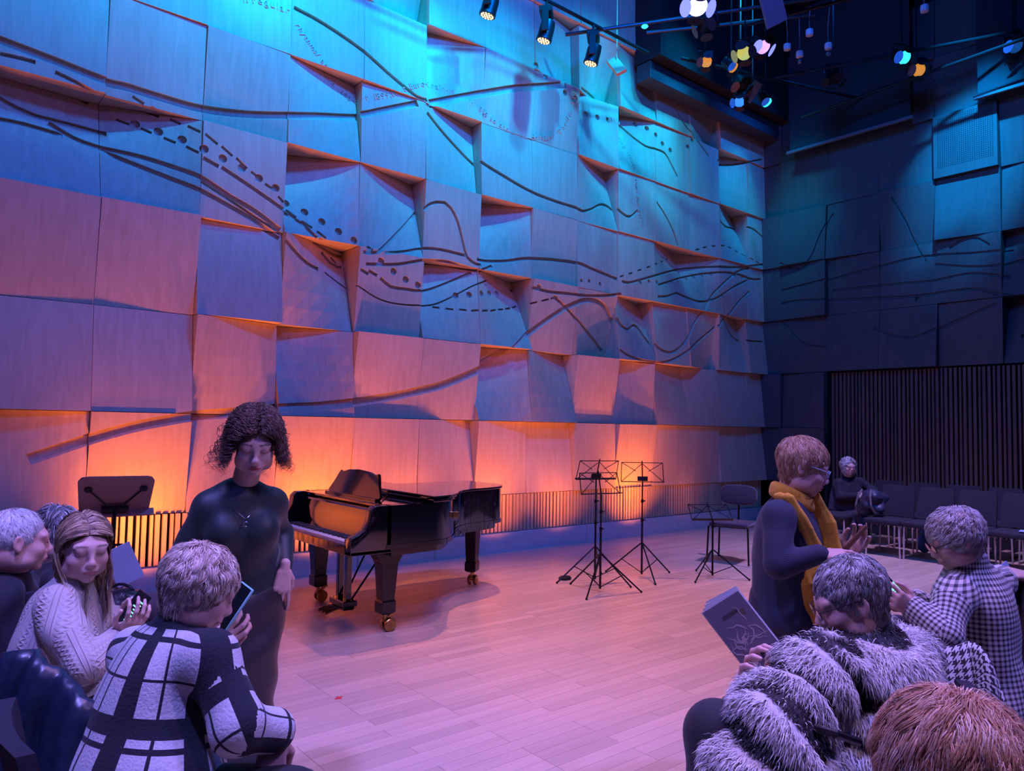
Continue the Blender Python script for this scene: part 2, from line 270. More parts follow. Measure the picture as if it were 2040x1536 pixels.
def resample(pl,step=.07):
    out=[pl[0]]
    for a,b_ in zip(pl,pl[1:]):
        L=math.hypot(b_[0]-a[0],b_[1]-a[1]); n=max(1,int(L/step))
        for i in range(1,n+1): out.append((a[0]+(b_[0]-a[0])*i/n,a[1]+(b_[1]-a[1])*i/n))
    return out
def smooth_pl(pl):
    if len(pl)<3: return pl
    out=[]
    n=len(pl)
    for i in range(n-1):
        p0=pl[max(i-1,0)];p1=pl[i];p2=pl[i+1];p3=pl[min(i+2,n-1)]
        m=max(1,int(math.hypot(p2[0]-p1[0],p2[1]-p1[1])/.07))
        for j in range(m):
            t=j/m
            out.append(tuple(.5*((2*p1[k])+(-p0[k]+p2[k])*t+(2*p0[k]-5*p1[k]+4*p2[k]-p3[k])*t*t+(-p0[k]+3*p1[k]-3*p2[k]+p3[k])*t**3) for k in (0,1)))
    out.append(pl[-1]); return out
def build_panel_wall(name_parent,u0,du,cols,rows,offs,P,m,bands,holes,cutdepth=.038,extra=None):
    """P(u,z,out) -> world; offs(c,r)->(BL,BR,TL,TR) distance towards the room"""
    G=5; done=[]
    sb=[(w,smooth_pl(pl)) for w,pl in bands]
    for c in cols:
        for r_ in rows:
            if offs(c,r_) is None: continue
            a0,a1=u0+c*du+.003,u0+(c+1)*du-.003; z0,z1=ZR[r_]+.003,ZR[r_+1]-.003
            BL,BR,TL,TR=offs(c,r_)
            def surf(u,z):
                s=min(1.3,max(-.3,(u-a0)/(a1-a0))); t=min(1.3,max(-.3,(z-z0)/(z1-z0)))
                return BL*(1-s)*(1-t)+BR*s*(1-t)+TL*(1-s)*t+TR*s*t
            V=[];F=[]
            for j in range(G+1):
                for i in range(G+1):
                    u=a0+(a1-a0)*i/G; z=z0+(z1-z0)*j/G; V.append(P(u,z,surf(u,z)))
            for j in range(G):
                for i in range(G): F.append((j*(G+1)+i,j*(G+1)+i+1,(j+1)*(G+1)+i+1,(j+1)*(G+1)+i))
            ring=[i for i in range(G+1)]+[(j)*(G+1)+G for j in range(1,G+1)]+[G*(G+1)+i for i in range(G-1,-1,-1)]+[j*(G+1) for j in range(G-1,0,-1)]
            n0=len(V); 
            for k in ring:
                i,j=k%(G+1),k//(G+1); V.append(P(a0+(a1-a0)*i/G,z0+(z1-z0)*j/G,-.49))
            nr=len(ring)
            for k in range(nr): F.append((ring[k],n0+k,n0+(k+1)%nr,ring[(k+1)%nr]))
            F.append(tuple(n0+k for k in range(nr))[::1][::-1])
            me=mesh('panel',V,F,m); bm=bmesh.new(); bm.from_mesh(me); bmesh.ops.recalc_face_normals(bm,faces=bm.faces); bm.to_mesh(me); bm.free()
            o=link('panel',me,name_parent)
            cutters=[]
            for w,pl in sb:
                segs=[];cur=[]
                for p in pl:
                    if a0-.12<p[0]<a1+.12 and z0-.12<p[1]<z1+.12: cur.append(p)
                    else:
                        if len(cur)>1: segs.append(cur)
                        cur=[]
                if len(cur)>1: segs.append(cur)
                for sg in segs:
                    b=MB(); V=[];F=[]; n=len(sg)
                    for i,p in enumerate(sg):
                        q0=sg[max(i-1,0)];q1=sg[min(i+1,n-1)]; dx,dz=q1[0]-q0[0],q1[1]-q0[1]; L=math.hypot(dx,dz) or 1
                        nx,nz=-dz/L,dx/L
                        if nz<0: nx,nz=-nx,-nz
                        lo=(p[0]-nx*w,p[1]-nz*w)
                        for k_,(u,z) in enumerate((p,lo)):
                            for dd in (.06,-cutdepth):
                                s_=0 if k_==0 or w<.035 else (.030 if dd>0 else -.020)
                                V.append(P(u-nx*s_,z-nz*s_,surf(u,z)+dd))
                    for i in range(n-1):
                        A=i*4;B=A+4
                        F+=[(A,A+1,B+1,B),(A+2,B+2,B+3,A+3),(A,B,B+2,A+2),(A+1,A+3,B+3,B+1)]
                    F+=[(0,2,3,1),((n-1)*4,(n-1)*4+1,(n-1)*4+3,(n-1)*4+2)]
                    cutters.append((V,F))
            for X,Z,R in holes:
                if a0-R<X<a1+R and z0-R<Z<z1+R:
                    V=[];F=[];n=14
                    for i in range(n):
                        t=2*PI*i/n; u,z=X+R*math.cos(t),Z+R*math.sin(t)
                        V.append(P(u,z,surf(X,Z)+.05)); V.append(P(u,z,surf(X,Z)-.04))
                    for i in range(n):
                        j=(i+1)%n; F.append((2*i,2*i+1,2*j+1,2*j))
                    F+=[tuple(range(0,2*n,2)),tuple(range(1,2*n,2))[::-1]]
                    cutters.append((V,F))
            if cutters:
                cs=[]
                for V,F in cutters:
                    cm=mesh('cut',V,F,m); bm=bmesh.new(); bm.from_mesh(cm); bmesh.ops.recalc_face_normals(bm,faces=bm.faces); bm.to_mesh(cm); bm.free()
                    co=link('cut',cm); cs.append(co); md=o.modifiers.new('b','BOOLEAN'); md.operation='DIFFERENCE'; md.object=co; md.solver='EXACT'
                done.append((o,cs))
            if extra: extra(c,r_,a0,a1,z0,z1,surf)
    if done:
        bpy.context.view_layer.update(); dg=bpy.context.evaluated_depsgraph_get()
        for o,cs in done:
            nm=bpy.data.meshes.new_from_object(o.evaluated_get(dg)); o.modifiers.clear()
            if len(nm.polygons)>5: o.data=nm
        for o,cs in done:
            for c_ in cs: 
                cm=c_.data; bpy.data.objects.remove(c_); bpy.data.meshes.remove(cm)
# depths: recessed corners (row,col) -> corner name: value
REC={}
for r_,c,k,v in ((3,-1,'TL',.25),(3,-1,'TR',.3),(3,0,'TL',.3),(3,2,'TL',.42),(3,3,'TR',.3),(3,5,'TL',.38),(3,9,'TR',.32),(3,10,'TL',.32),
  (4,2,'TR',.2),(4,4,'TR',.25),(4,4,'BR',.1),(4,7,'TR',.3),(4,11,'TR',.35),(5,4,'TL',.2),(5,8,'TL',.32),(5,7,'TL',.12),(5,11,'TL',.3),
  (2,2,'TR',.4),(2,2,'BR',.08),(2,4,'TL',.26),(2,5,'TR',.42),(2,8,'TR',.36),(2,11,'TR',.28),(2,7,'BR',.25),(2,10,'BR',.22),
  (1,1,'TR',.1),(1,2,'TL',.27),(1,5,'TL',.36),(1,6,'TR',.28),(1,8,'TL',.2),(1,9,'TR',.18),(1,10,'TL',.18),
  (0,-1,'TL',.12),(0,1,'TL',.15),(0,4,'TR',.16),(0,6,'TL',.12),(0,6,'TR',.12),(0,5,'TR',.05),
  (6,7,'BR',.35),(6,8,'TR',.2),(6,6,'TR',.2),(6,6,'BR',.15),(6,10,'BR',.25),(6,3,'BR',.3),(6,5,'TL',.06)):
    REC.setdefault((r_,c),{})[k]=v
TYPE={0:'MMoMOmmoMMOMMBB',1:'BBBOBOOBBOoBBBB',2:'BOOBOoBBOMBBBMB',3:'BBBoBBOBOBBBBMB',4:'BBoOBBBBBMBBBBB',5:'BBBBBBoOoBBBBBB',6:'BBBBBBBBBBBBBBB',7:'BBBBBBBBBBBBBBB'}
TYPE[0]='MMOmOmmomMOMMBB'
def offs_stage(c,r_):
    t=TYPE[r_][min(14,max(0,c+2))]; q=1 if r_<3 else .35; e={'O':(-.06,.07),'o':(-.03,.04),'M':(0,.01),'m':(-.01,.03),'B':(.06,-.05)}[t]; e=(e[0]*q,e[1]*q)
    d={'BL':e[0],'BR':e[0],'TL':e[1],'TR':e[1]}
    h=random.Random(c*31+r_*7)
    for k in d: d[k]+=h.uniform(-.015,.015)
    for k,v in REC.get((r_,c),{}).items(): d[k]=-v
    return d['BL'],d['BR'],d['TL'],d['TR']
# raised lettering that runs along the engraved curves
fc=bpy.data.curves.new('f','FONT'); fc.size=.085; fc.extrude=.006; fo=bpy.data.objects.new('f',fc); COL.objects.link(fo)
GL={}
def glyph(ch):
    if ch not in GL:
        fc.body=ch; bpy.context.view_layer.update(); e=fo.evaluated_get(bpy.context.evaluated_depsgraph_get()).to_mesh()
        V=[tuple(v.co) for v in e.vertices]; F=[tuple(p.vertices) for p in e.polygons]
        w=max([v[0] for v in V]) if V else .035
        GL[ch]=(V,F,w+.012 if V else .04); 
    return GL[ch]
LETTERS=[]
for s,pl in TEXTS:
    pl=smooth_pl(pl); tot=sum(math.dist(a,b_) for a,b_ in zip(pl,pl[1:])); wt=sum(glyph(ch)[2] for ch in s); k=tot/wt
    ks=min(1.25,k); d=0
    for ch in s:
        V,F,w=glyph(ch)
        dd=d;i=0
        while i<len(pl)-2 and dd>math.dist(pl[i],pl[i+1]): dd-=math.dist(pl[i],pl[i+1]); i+=1
        a,b_=pl[i],pl[i+1]; L=math.dist(a,b_) or 1; t=dd/L; x=a[0]+(b_[0]-a[0])*t; z=a[1]+(b_[1]-a[1])*t; an=math.atan2(b_[1]-a[1],b_[0]-a[0])
        if V: LETTERS.append((x,z,an,ks,V,F))
        d+=w*k
bpy.data.objects.remove(fo)
LB=MB()
def letter_extra(c,r_,a0,a1,z0,z1,surf):
    for x,z,an,ks,V,F in LETTERS:
        if a0-.003<=x<a1+.003 and z0-.003<=z<z1+.003:
            VV=[]
            for v in V:
                u=x+(v[0]*math.cos(an)-v[1]*math.sin(an))*ks; w=z+(v[0]*math.sin(an)+v[1]*math.cos(an))*ks
                VV.append((u,WY-surf(u,w)-v[2]-.003,w))
            LB.add(VV,F)
build_panel_wall(wall_stage,X0,PW,range(-4,13),range(0,8),offs_stage,lambda u,z,o:(min(u,WX+.05),WY-o,z),M_PANEL,BANDS,HOLES,extra=letter_extra)
o=LB.build('lettering',M_PANEL,wall_stage); o['label']='small routed words running along curved lines'
# back wall
TB={}
def offs_back(c,r_):
    if r_<2 and c>0: return None
    h=random.Random(c*17+r_*5+2); t=h.uniform(-.06,.06); s=h.uniform(-.04,.04)
    d=[-t+s,-t-s,t+s,t-s]
    sp={(3,2):(0,0,-.02,-.02),(3,3):(.02,.02,.02,.02),(4,3):(.12,.0,.02,.02),(5,3):(.1,.1,.1,.1),(3,4):(.05,.02,-.2,-.0),(2,4):(0,0,-.3,-.02),(1,2):(.05,.03,-.06,-.06),(1,3):(.02,.02,.02,.02),(2,1):(.1,.1,.0,.0),(2,2):(.1,.1,0,0),(4,1):(.1,0,0,0),(3,0):(.05,.12,0,.1),(4,0):(.12,.12,.05,.05)}
    if (r_,c) in sp: d=sp[(r_,c)]
    return d
YS=7.043; DY=-.857
BB=[(.05,[(7.0,4.6),(6.7,4.45),(6.45,4.6),(6.3,4.95),(6.1,5.3)]),(.04,[(5.1,5.35),(4.9,4.9),(4.8,4.6),(4.62,4.25)]),
(.05,[(7.3,4.1),(6.7,4.15),(6.1,4.2),(5.3,4.3),(4.7,4.35),(4.0,4.28),(3.5,4.25)]),(.05,[(6.1,4.0),(5.2,3.98),(4.5,3.95),(4.0,3.98),(3.5,3.85)]),
(.05,[(4.5,4.2),(4.1,4.1),(3.7,4.05),(3.3,4.1),(2.6,4.2)]),(.05,[(7.2,3.85),(6.8,3.9),(6.2,3.85),(5.5,3.8),(4.8,3.75),(4.0,3.75),(3.7,3.65),(3.2,3.5)]),
(.05,[(4.3,4.4),(4.1,4.5),(3.9,4.48),(3.75,4.35)]),(.04,[(7.3,3.8),(7.0,3.55),(6.7,3.2),(6.5,3.1),(6.2,3.05)]),(.05,[(5.4,3.3),(4.9,3.1),(4.5,3.2),(4.1,3.35),(3.7,3.5)]),
(.05,[(4.5,7.05),(4.1,7.0),(3.8,7.1),(3.6,7.25)])]
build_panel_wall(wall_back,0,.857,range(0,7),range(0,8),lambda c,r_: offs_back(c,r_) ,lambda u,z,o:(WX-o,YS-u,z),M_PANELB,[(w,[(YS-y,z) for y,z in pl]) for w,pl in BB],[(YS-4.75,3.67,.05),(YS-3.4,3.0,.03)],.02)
# narrow filler column next to the corner
for r_ in range(0,8):
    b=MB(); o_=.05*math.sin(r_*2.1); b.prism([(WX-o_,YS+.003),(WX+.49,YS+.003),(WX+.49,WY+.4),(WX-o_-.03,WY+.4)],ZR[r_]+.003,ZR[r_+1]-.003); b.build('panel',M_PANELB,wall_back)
# perforation of one bright back-wall panel: rows of little round pits
b=MB()
for i in range(26):
    for j in range(26): 
        y_=4.40-.029*i; z=5.62+.03*j; b.prism([(y_+.007*math.cos(k*PI/3),z+.007*math.sin(k*PI/3)) for k in range(6)],WX-.105,WX-.099,'x')
o=b.build('perforation',M_BLACK,wall_back); o['kind']='stuff'
# ---- slatted dado and skirting of the stage wall
b=MB(); b.box((0,0,0),(.040,.03,.47)); SLAT=b.me('slat',M_SLAT)
b=MB(); b.box((0,0,0),(.028,.03,.47)); SLAT2=b.me('slat',M_SLAT)
x=-1.6; r=random.Random(5)
while x<WX-.05:
    wd=r.random()<.35; link('slat',SLAT2 if wd else SLAT,wall_stage,(x,WY+.035,.485)); x+=.063 if not wd else .052
sk=MB(); xs=[-6,-2.2,.4,3.95,4.96,7.5,10,WX+.1]
for a,c in zip(xs,xs[1:]): 
    b=MB(); b.box(((a+c)/2,WY+.03,.115),(c-a-.008,.12,.25)); o=b.build('skirting_board',M_SKIRT,wall_stage)
sbox('baseboard_back',(WX-.02,-6,-.02),(WX+.2,6.19,.12),M_DARK)
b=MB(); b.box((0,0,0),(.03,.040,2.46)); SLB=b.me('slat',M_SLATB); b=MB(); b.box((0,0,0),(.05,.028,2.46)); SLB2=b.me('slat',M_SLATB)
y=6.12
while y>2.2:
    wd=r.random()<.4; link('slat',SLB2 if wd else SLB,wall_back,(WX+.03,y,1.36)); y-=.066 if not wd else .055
b=MB(); b.box((WX-.02,6.2,1.3),(.12,.06,2.6)); b.build('door_post',M_BLACK,wall_back)
# ================================================================ GRAND PIANO
M_LAC=mat('black_lacquer',(.006,.005,.006),.08,coat=1,spec=.6)
M_LAC2=mat('black_lacquer_satin',(.01,.009,.01),.25,spec=.5)
M_IVORY=mat('white_key',(.75,.73,.70),.25); M_EBONY=mat('black_key',(.012,.012,.012),.3)
M_BRASS=mat('brass',(.45,.27,.1),.3,metal=1); M_STEEL=mat('steel',(.45,.45,.48),.3,metal=1); M_FRAME=mat('gold_iron_plate',(.35,.22,.08),.4,metal=.6)
PI0=(2.58,4.92)
pn=thing('grand_piano',(2.58,4.92,0),0,'glossy black concert grand piano with its keyboard open, lid shut and front flap folded back','piano')
OUT=[(0,0),(.72,0),(.9,.06),(1.05,.2),(1.2,.4),(1.36,.56),(1.55,.66),(1.8,.71),(2.02,.80),(2.14,.95),(2.17,1.15),(2.12,1.36),(1.98,1.5),(0,1.5)]
def smooth_loop(P,n=4,a=1,b_=12):
    out=[]
    for i in range(len(P)):
        if a<=i<b_:
            p0,p1,p2,p3=P[i-1],P[i],P[i+1],P[(i+2)%len(P)]
            for j in range(n):
                t=j/n; out.append(tuple(.5*((2*p1[k])+(-p0[k]+p2[k])*t+(2*p0[k]-5*p1[k]+4*p2[k]-p3[k])*t*t+(-p0[k]+3*p1[k]-3*p2[k]+p3[k])*t**3) for k in (0,1)))
        else: out.append(P[i])
    return out
OL=smooth_loop(OUT)
body=[p for p in OL if p[0]>.01]; body=[(.30,0)]+[p for p in body]+[(.30,1.5)]
def inset(P,d):
    out=[];n=len(P)
    for i in range(n):
        a,b_,c=Vector(P[i-1]),Vector(P[i]),Vector(P[(i+1)%n]); t=(c-a).normalized(); out.append((b_.x-t.y*d,b_.y+t.x*d))
    return out
rim_in=[(min(max(x,.3),2.12),min(max(y,.05),1.45)) for x,y in inset(body,.045)]
b=MB(); n=len(body)
V=[(x,y,.655) for x,y in body]+[(x,y,.985) for x,y in body]+[(x,y,.985) for x,y in rim_in]+[(x,y,.8) for x,y in rim_in]
F=[tuple(range(n))[::-1]]
for i in range(n):
    j=(i+1)%n; F+=[(i,j,n+j,n+i),(n+i,n+j,2*n+j,2*n+i),(2*n+i,2*n+j,3*n+j,3*n+i)]
b.add(V,F); b.build('rim',M_LAC,pn,smooth=35)
b=MB(); b.prism(rim_in,.8,.84); b.build('iron_plate',M_FRAME,pn)
# lower moulding around the rim
b=MB(); b.prism([(x,y) for x,y in inset(body,-.008)],.655,.69); b.prism(inset(body,.05),.60,.655); b.build('rim_moulding',M_LAC,pn,smooth=35)
arm=[(0,.63),(.34,.63),(.34,.985),(.20,.985),(.165,.95),(.155,.88),(.12,.81),(.06,.775),(.015,.76),(0,.73)]
for y0 in (0,1.41):
    b=MB(); b.prism(arm,y0,y0+.09,'y'); b.build('key_arm',M_LAC,pn,bevel=.006,smooth=40,seg=2)
b=MB(); b.box((.17,.75,.645),(.34,1.5,.03)); b.box((.012,.75,.675),(.03,1.33,.055)); b.build('keybed',M_LAC,pn,bevel=.004)
for y in (.10,1.36): b=MB(); b.box((.10,y+.02,.715),(.16,.045,.05)); b.build('key_block',M_LAC,pn,bevel=.004)
b=MB(); wk=MB()
for i in range(52): wk.box((.105,.155+.0235*(i+.5)-.02,.708),(.15,.0225,.022))
o=wk.build('white_keys',M_IVORY,pn,bevel=.0015); o['kind']='stuff'
bk=MB(); pat=[1,1,0,1,1,1,0]
for i in range(51):
    if pat[(i+5)%7]: bk.box((.135,.155+.0235*(i+1)-.02,.725),(.095,.011,.014))
o=bk.build('black_keys',M_EBONY,pn,bevel=.002); o['kind']='stuff'
b=MB(); prof=[(.19,.715),(.205,.72),(.225,.76),(.235,.86),(.25,.93),(.285,.955),(.285,.72)]; b.prism(prof,.09,1.41,'y'); b.build('fallboard',M_LAC,pn,smooth=30)
# desk tray and music desk
b=MB(); b.box((.49,.75,.975),(.44,1.34,.018)); b.build('desk_tray',M_LAC,pn,bevel=.004)
b=MB(); dk=[(.34,0),(1.20,0),(1.23,.03),(1.20,.07),(1.16,.12),(1.12,.19),(1.10,.215),(1.06,.20),(.96,.225),(.78,.235),(.6,.225),(.48,.20),(.44,.215),(.42,.19),(.38,.12),(.34,.07),(.31,.03)]
dv=[];cth=math.cos(.28);sth=math.sin(.28)
nd=len(dk); V=[(.40+z*sth,y,.985+z*cth) for y,z in dk]+[(.425+z*sth,y,.98+z*cth) for y,z in dk]
b.add(V,[tuple(range(nd)),tuple(range(nd,2*nd))[::-1]]+[(i,nd+i,nd+(i+1)%nd,(i+1)%nd) for i in range(nd)]); b.build('music_desk',M_LAC,pn,bevel=.003)
b=MB(); b.box((.385,.77,.992),(.03,.9,.02)); b.build('desk_ledge',M_LAC,pn,bevel=.003)
for y in (.62,.92): b=MB(); b.tube([(.66,y,.99),(.475,y+(.06 if y<.7 else -.06),1.14)],.006,6); b.build('desk_strut',M_LAC2,pn)
lid=[(.70,-.018)]+[(x,y) for x,y in inset(OL,-.018) if x>.71]+[(.70,1.518)]
b=MB(); b.prism(lid,.99,1.010); b.build('lid',M_LAC,pn,bevel=.005,smooth=35)
fl=[(.71,-.018),(.9,.03),(1.03,.13),(1.10,.2),(1.10,1.518),(.71,1.518)]
b=MB(); b.prism(fl,1.016,1.036); b.build('lid_flap',M_LAC,pn,bevel=.005)
for y in (.12,.75,1.4):
    b=MB(); b.tube([(.70,y-.05,1.014),(.70,y+.05,1.014)],.008,8); b.build('hinge',M_BRASS,pn)
b=MB(); b.box((1.02,.13,.86),(.02,.05,.05),Rz(.8)); b.build('lid_lock',M_BRASS,pn,bevel=.004)
def piano_leg(x,y,rz):
    l=MB(); 
    def fr(z,w,d): return [(-w/2,-d/2,z),(w/2,-d/2,z),(w/2,d/2,z),(-w/2,d/2,z)]
    secs=[(.655,.30,.13),(.625,.30,.13),(.60,.25,.13),(.56,.19,.125),(.53,.165,.12),(.525,.15,.115),(.24,.105,.10),(.235,.125,.115),(.15,.125,.115),(.14,.10,.095),(.13,.06,.06)]
    V=[];F=[]
    for z,w,d in secs: V+=fr(z,w,d)
    for i in range(len(secs)-1):
        for k in range(4): F.append((i*4+k,(i+1)*4+k,(i+1)*4+(k+1)%4,i*4+(k+1)%4))
    F+=[(0,1,2,3),tuple((len(secs)-1)*4+k for k in (3,2,1,0))]; l.add(V,F)
    lo=l.build('leg',M_LAC2,pn,bevel=.004,loc=(x,y,0),rot=(0,0,rz))
    c=MB(); c.tube([(0,0,.14),(0,0,.085)],.016,8); c.box((.02,0,.085),(.07,.03,.03)); c.tube([(.03,-.05,.05),(.03,.05,.05)],.008,8); c.box((.05,0,.115),(.09,.014,.02),Ry(-.5)); c.build('caster_fork',M_BRASS,lo,smooth=40)
    for s in (-.03,.03):
        w=MB(); w.lathe([(.02,-.014),(.044,-.014),(.05,-.008),(.05,.008),(.044,.014),(.02,.014)],(.03,s,.05),Rx(PI/2),18); w.build('wheel',M_BRASS,lo,smooth=40)
piano_leg(.40,.17,0); piano_leg(.40,1.36,0); piano_leg(1.94,1.12,.6)
ly=MB()
for y in (.72,.86): ly.box((.36,y,.38),(.05,.045,.52))
ly.box((.36,.79,.62),(.12,.30,.05)); ly.build('lyre',M_LAC,pn,bevel=.004)
b=MB(); b.box((.36,.79,.115),(.13,.26,.05)); b.box((.36,.79,.085),(.10,.22,.05)); b.build('pedal_box',M_LAC,pn,bevel=.008)
for y in (.73,.79,.85):
    b=MB(); b.tube([(.32,y,.08),(.25,y,.075),(.17,y,.055)],[.008,.012,.016],8); b.build('pedal',M_BRASS,pn,smooth=40)
for y in (.73,.85):
    b=MB(); b.tube([(.40,y,.13),(.72,y+(-.09 if y<.8 else .09),.62)],.009,8); b.build('lyre_brace',M_LAC2,pn)
# bench
bn=thing('piano_bench',(2.12,5.77,0),0,'black piano bench with tapered legs between the dark-clad curly-haired woman and the piano','bench')
b=MB(); b.box((0,0,.46),(.36,.74,.07)); b.build('cushion',M_DARKL if 'M_DARKL' in globals() else mat('black_leather',(.015,.013,.015),.35),bn,bevel=.015,smooth=40,seg=2)
b=MB(); b.box((0,0,.39),(.34,.72,.08)); b.build('apron',M_LAC2,bn,bevel=.003)
for sx in (-1,1):
    for sy in (-1,1):
        b=MB(); V=[];F=[]
        for z,w in ((.35,.05),(.06,.03),(.05,.042),(.03,.03),(0,.018)): V+=[(-w/2,-w/2,z),(w/2,-w/2,z),(w/2,w/2,z),(-w/2,w/2,z)]
        for i in range(4):
            for k in range(4): F.append((i*4+k,(i+1)*4+k,(i+1)*4+(k+1)%4,i*4+(k+1)%4))
        F+=[(0,1,2,3),(19,18,17,16)]; b.add(V,F); b.build('leg',M_LAC2,bn,loc=(sx*.145,sy*.33,0))
# ================================================================ MUSIC STANDS, ORCHESTRA CHAIR
M_SM=mat('black_metal',(.02,.02,.022),.35,metal=.7)
M_PLY=mat('reddish_stand_board',(.33,.17,.13),.5,noise=.1)
def wire_stand(loc,desk_z,desk_rz,tilt,foot_r,feet_a,hub,label,group,w=.45,h=.21,tray=True,fold=0):
    t=thing('music_stand',(*loc,0),0,label,'music stand',group)
    b=MB(); b.tube([(0,0,.03),(0,0,hub+.25)],.011,8); b.tube([(0,0,hub+.2),(0,0,desk_z)],.008,8); b.build('pole',M_SM,t,smooth=40)
    for z in (hub+.25,(hub+.25+desk_z)/2):
        b=MB(); b.tube([(0,0,z-.015),(0,0,z+.015)],.016,8); b.tube([(0,0,z),(.03,-.02,z)],.006,6); b.build('clamp',M_SM,t,smooth=40)
    for a in feet_a:
        x,y=math.cos(a)*foot_r,math.sin(a)*foot_r
        b=MB(); b.tube([(0.012*math.cos(a),.012*math.sin(a),hub),(x,y,.012)],.008,6); l=b.build('leg',M_SM,t)
        b=MB(); b.sph((x,y,.012),.012,8); b.build('rubber_foot',M_BLACK,l)
        b=MB(); b.tube([(0,0,.045),(x*.55,y*.55,hub*.45+.006)],.005,5); b.build('leg_brace',M_SM,t)
    d=MB(); R=Rz(desk_rz)@Rx(-tilt)
    def P(x,z,y=0): return R@Vector((x,y,z))+Vector((0,0,desk_z))
    H=h
    for s in (-1,1):
        x1=w/2*s
        if fold: x1*=.9
        d.tube([P(0,H),P(x1,H)],.0045,5); d.tube([P(x1,H),P(x1*1.04,0)],.0045,5); d.tube([P(x1*1.04,0),P(0,H*.95)],.004,5); d.tube([P(x1*.3,H*.55),P(x1,H)],.004,5)
    d.tube([P(0,-.03),P(0,H+.02)],.007,6); d.box(P(0,0,-.015),(w*1.04,.035,.006),R); d.tube([P(-w*.52,0,-.03),P(w*.52,0,-.03)],.005,6)
    d.build('desk_frame',M_SM,t)
    if tray: b=MB(); b.box(P(0,.035,-.012),(.11,.012,.05),R); b.build('clip_box',M_BLACK,t)
    return t
wire_stand((5.66,5.43),1.06,-.95+PI/2+2.2,.35,.42,(2.75,-1.35,.6),.36,'leftmost wire music stand, taller of the overlapping pair, edge-on desk','wire music stands')
wire_stand((5.37,5.08),.95,-.2,.25,.40,(1.6,-2.7,-.75),.36,'front wire music stand of the overlapping pair, desk turned towards the wall','wire music stands',tray=False)
wire_stand((6.27,5.32),1.02,YAW-PI/2+.05,.12,.42,(1.9,-2.1,-.1),.36,'wire music stand with upright desk and black clip box, behind the overlapping pair','wire music stands')
wire_stand((6.87,4.84),.62,YAW-PI/2+.15,.75,.38,(-3.0,-1.0,1.1),.30,'low wire music stand with a nearly flat desk in front of the orchestra chair','wire music stands',tray=False)
b=MB(); b.lathe([(.04,0),(.075,.004),(.078,.02),(.06,.034),(.02,.036)],n=18); o=b.build('foot_pedal',M_BLACK,None,smooth=40,loc=(5.49,5.70,0)); o.scale=(1,.7,1); tag(o,'small round black pedal on the floor left of the music stands','pedal')
# orchestra chair
M_UPH=mat('dark_purple_upholstery',(.035,.03,.05),.8,noise=.2,scale=(60,60,60),sheen=.3); M_DARKL=mat('dark_leather',(.015,.013,.015),.35)
oc=thing('orchestra_chair',(7.9,5.27,0),.30,'black orchestra chair with padded oval back standing alone right of the stands','chair')
def pad(name,c,d,parent,m,R=None,bev=.03):
    b=MB(); b.box((0,0,0),d); o=b.build(name,m,parent,bevel=bev,smooth=60,seg=4,loc=c)
    if R is not None: o.rotation_euler=R.to_euler()
    return o
pad('seat',(0,0,.47),(.46,.46,.05),oc,M_UPH,None,.02)
b=MB(); b.prism([(.23*math.copysign(abs(math.cos(t))**.55,math.cos(t)),.125*math.copysign(abs(math.sin(t))**.7,math.sin(t))) for t in np.linspace(0,2*PI,29)[:-1]],-.028,.028,'x'); o=b.build('backrest',M_UPH,oc,bevel=.02,smooth=60,seg=3,loc=(.22,0,.80)); o.rotation_euler=(0,.12,0)
b=MB(); b.tube([(.12,0,.44),(.22,0,.5),(.235,0,.72)],.012,8); b.build('back_bar',M_SM,oc)
for sx,sy in ((-1,-1),(-1,1),(1,-1),(1,1)):
    b=MB(); b.tube([(sx*.18,sy*.2,.455),(sx*.215,sy*.235,.44),(sx*.23,sy*.25,.015)],.011,8); b.build('leg',M_SM,oc,smooth=40)
b=MB(); b.tube([(-.18,-.2,.44),(.18,-.2,.44),(.18,.2,.44),(-.18,.2,.44)],.009,6,closed=True); b.build('seat_frame',M_SM,oc)
# solid conductor stand on the left
cs=thing('music_stand',(1.21,5.82,0),0,'large solid reddish music stand with rounded corners behind the seated audience on the left','music stand')
b=MB(); pl=[(-.22,-.10),(.22,-.10),(.235,.21),(.215,.25),(.18,.26),(-.18,.26),(-.215,.25),(-.235,.21)]
_x=Vector((r2.x,r2.y,0)).normalized(); _t=-Vector((fw.x,fw.y,0)).normalized(); _w=(_x*.86-_t*.5).normalized(); _u=(Vector((0,0,1))*.70+(_x*.5+_t*.86)*.71).normalized(); R=Matrix((_w,_u.cross(_w),_u)).transposed()
V=[R@Vector((x,0,z))*1 for x,z in pl]+[R@Vector((x,.012,z)) for x,z in pl]; n=len(pl)
V=[v+Vector((0,0,1.02)) for v in V]
b.add(V,[tuple(range(n)),tuple(range(n,2*n))[::-1]]+[(i,n+i,n+(i+1)%n,(i+1)%n) for i in range(n)]); b.build('desk',M_PLY,cs,bevel=.003)
b=MB(); b.box(R@Vector((0,-.03,-.09))+Vector((0,0,1.02)),(.5,.06,.012),R); b.build('ledge',M_PLY,cs)
b=MB(); b.tube([(0,0,.02),(0,0,.72)],.016,10); b.tube([(0,0,.6),(0,0,.965)],.012,10); b.build('pole',M_SM,cs,smooth=40)
b=MB(); b.box((0,0,.97),(.17,.03,.035),R); b.build('tilt_bracket',M_SM,cs,bevel=.004)
b=MB(); b.tube([(-.02,-.02,.72),(.05,-.05,.72)],.01,6); b.build('height_knob',M_SM,cs)
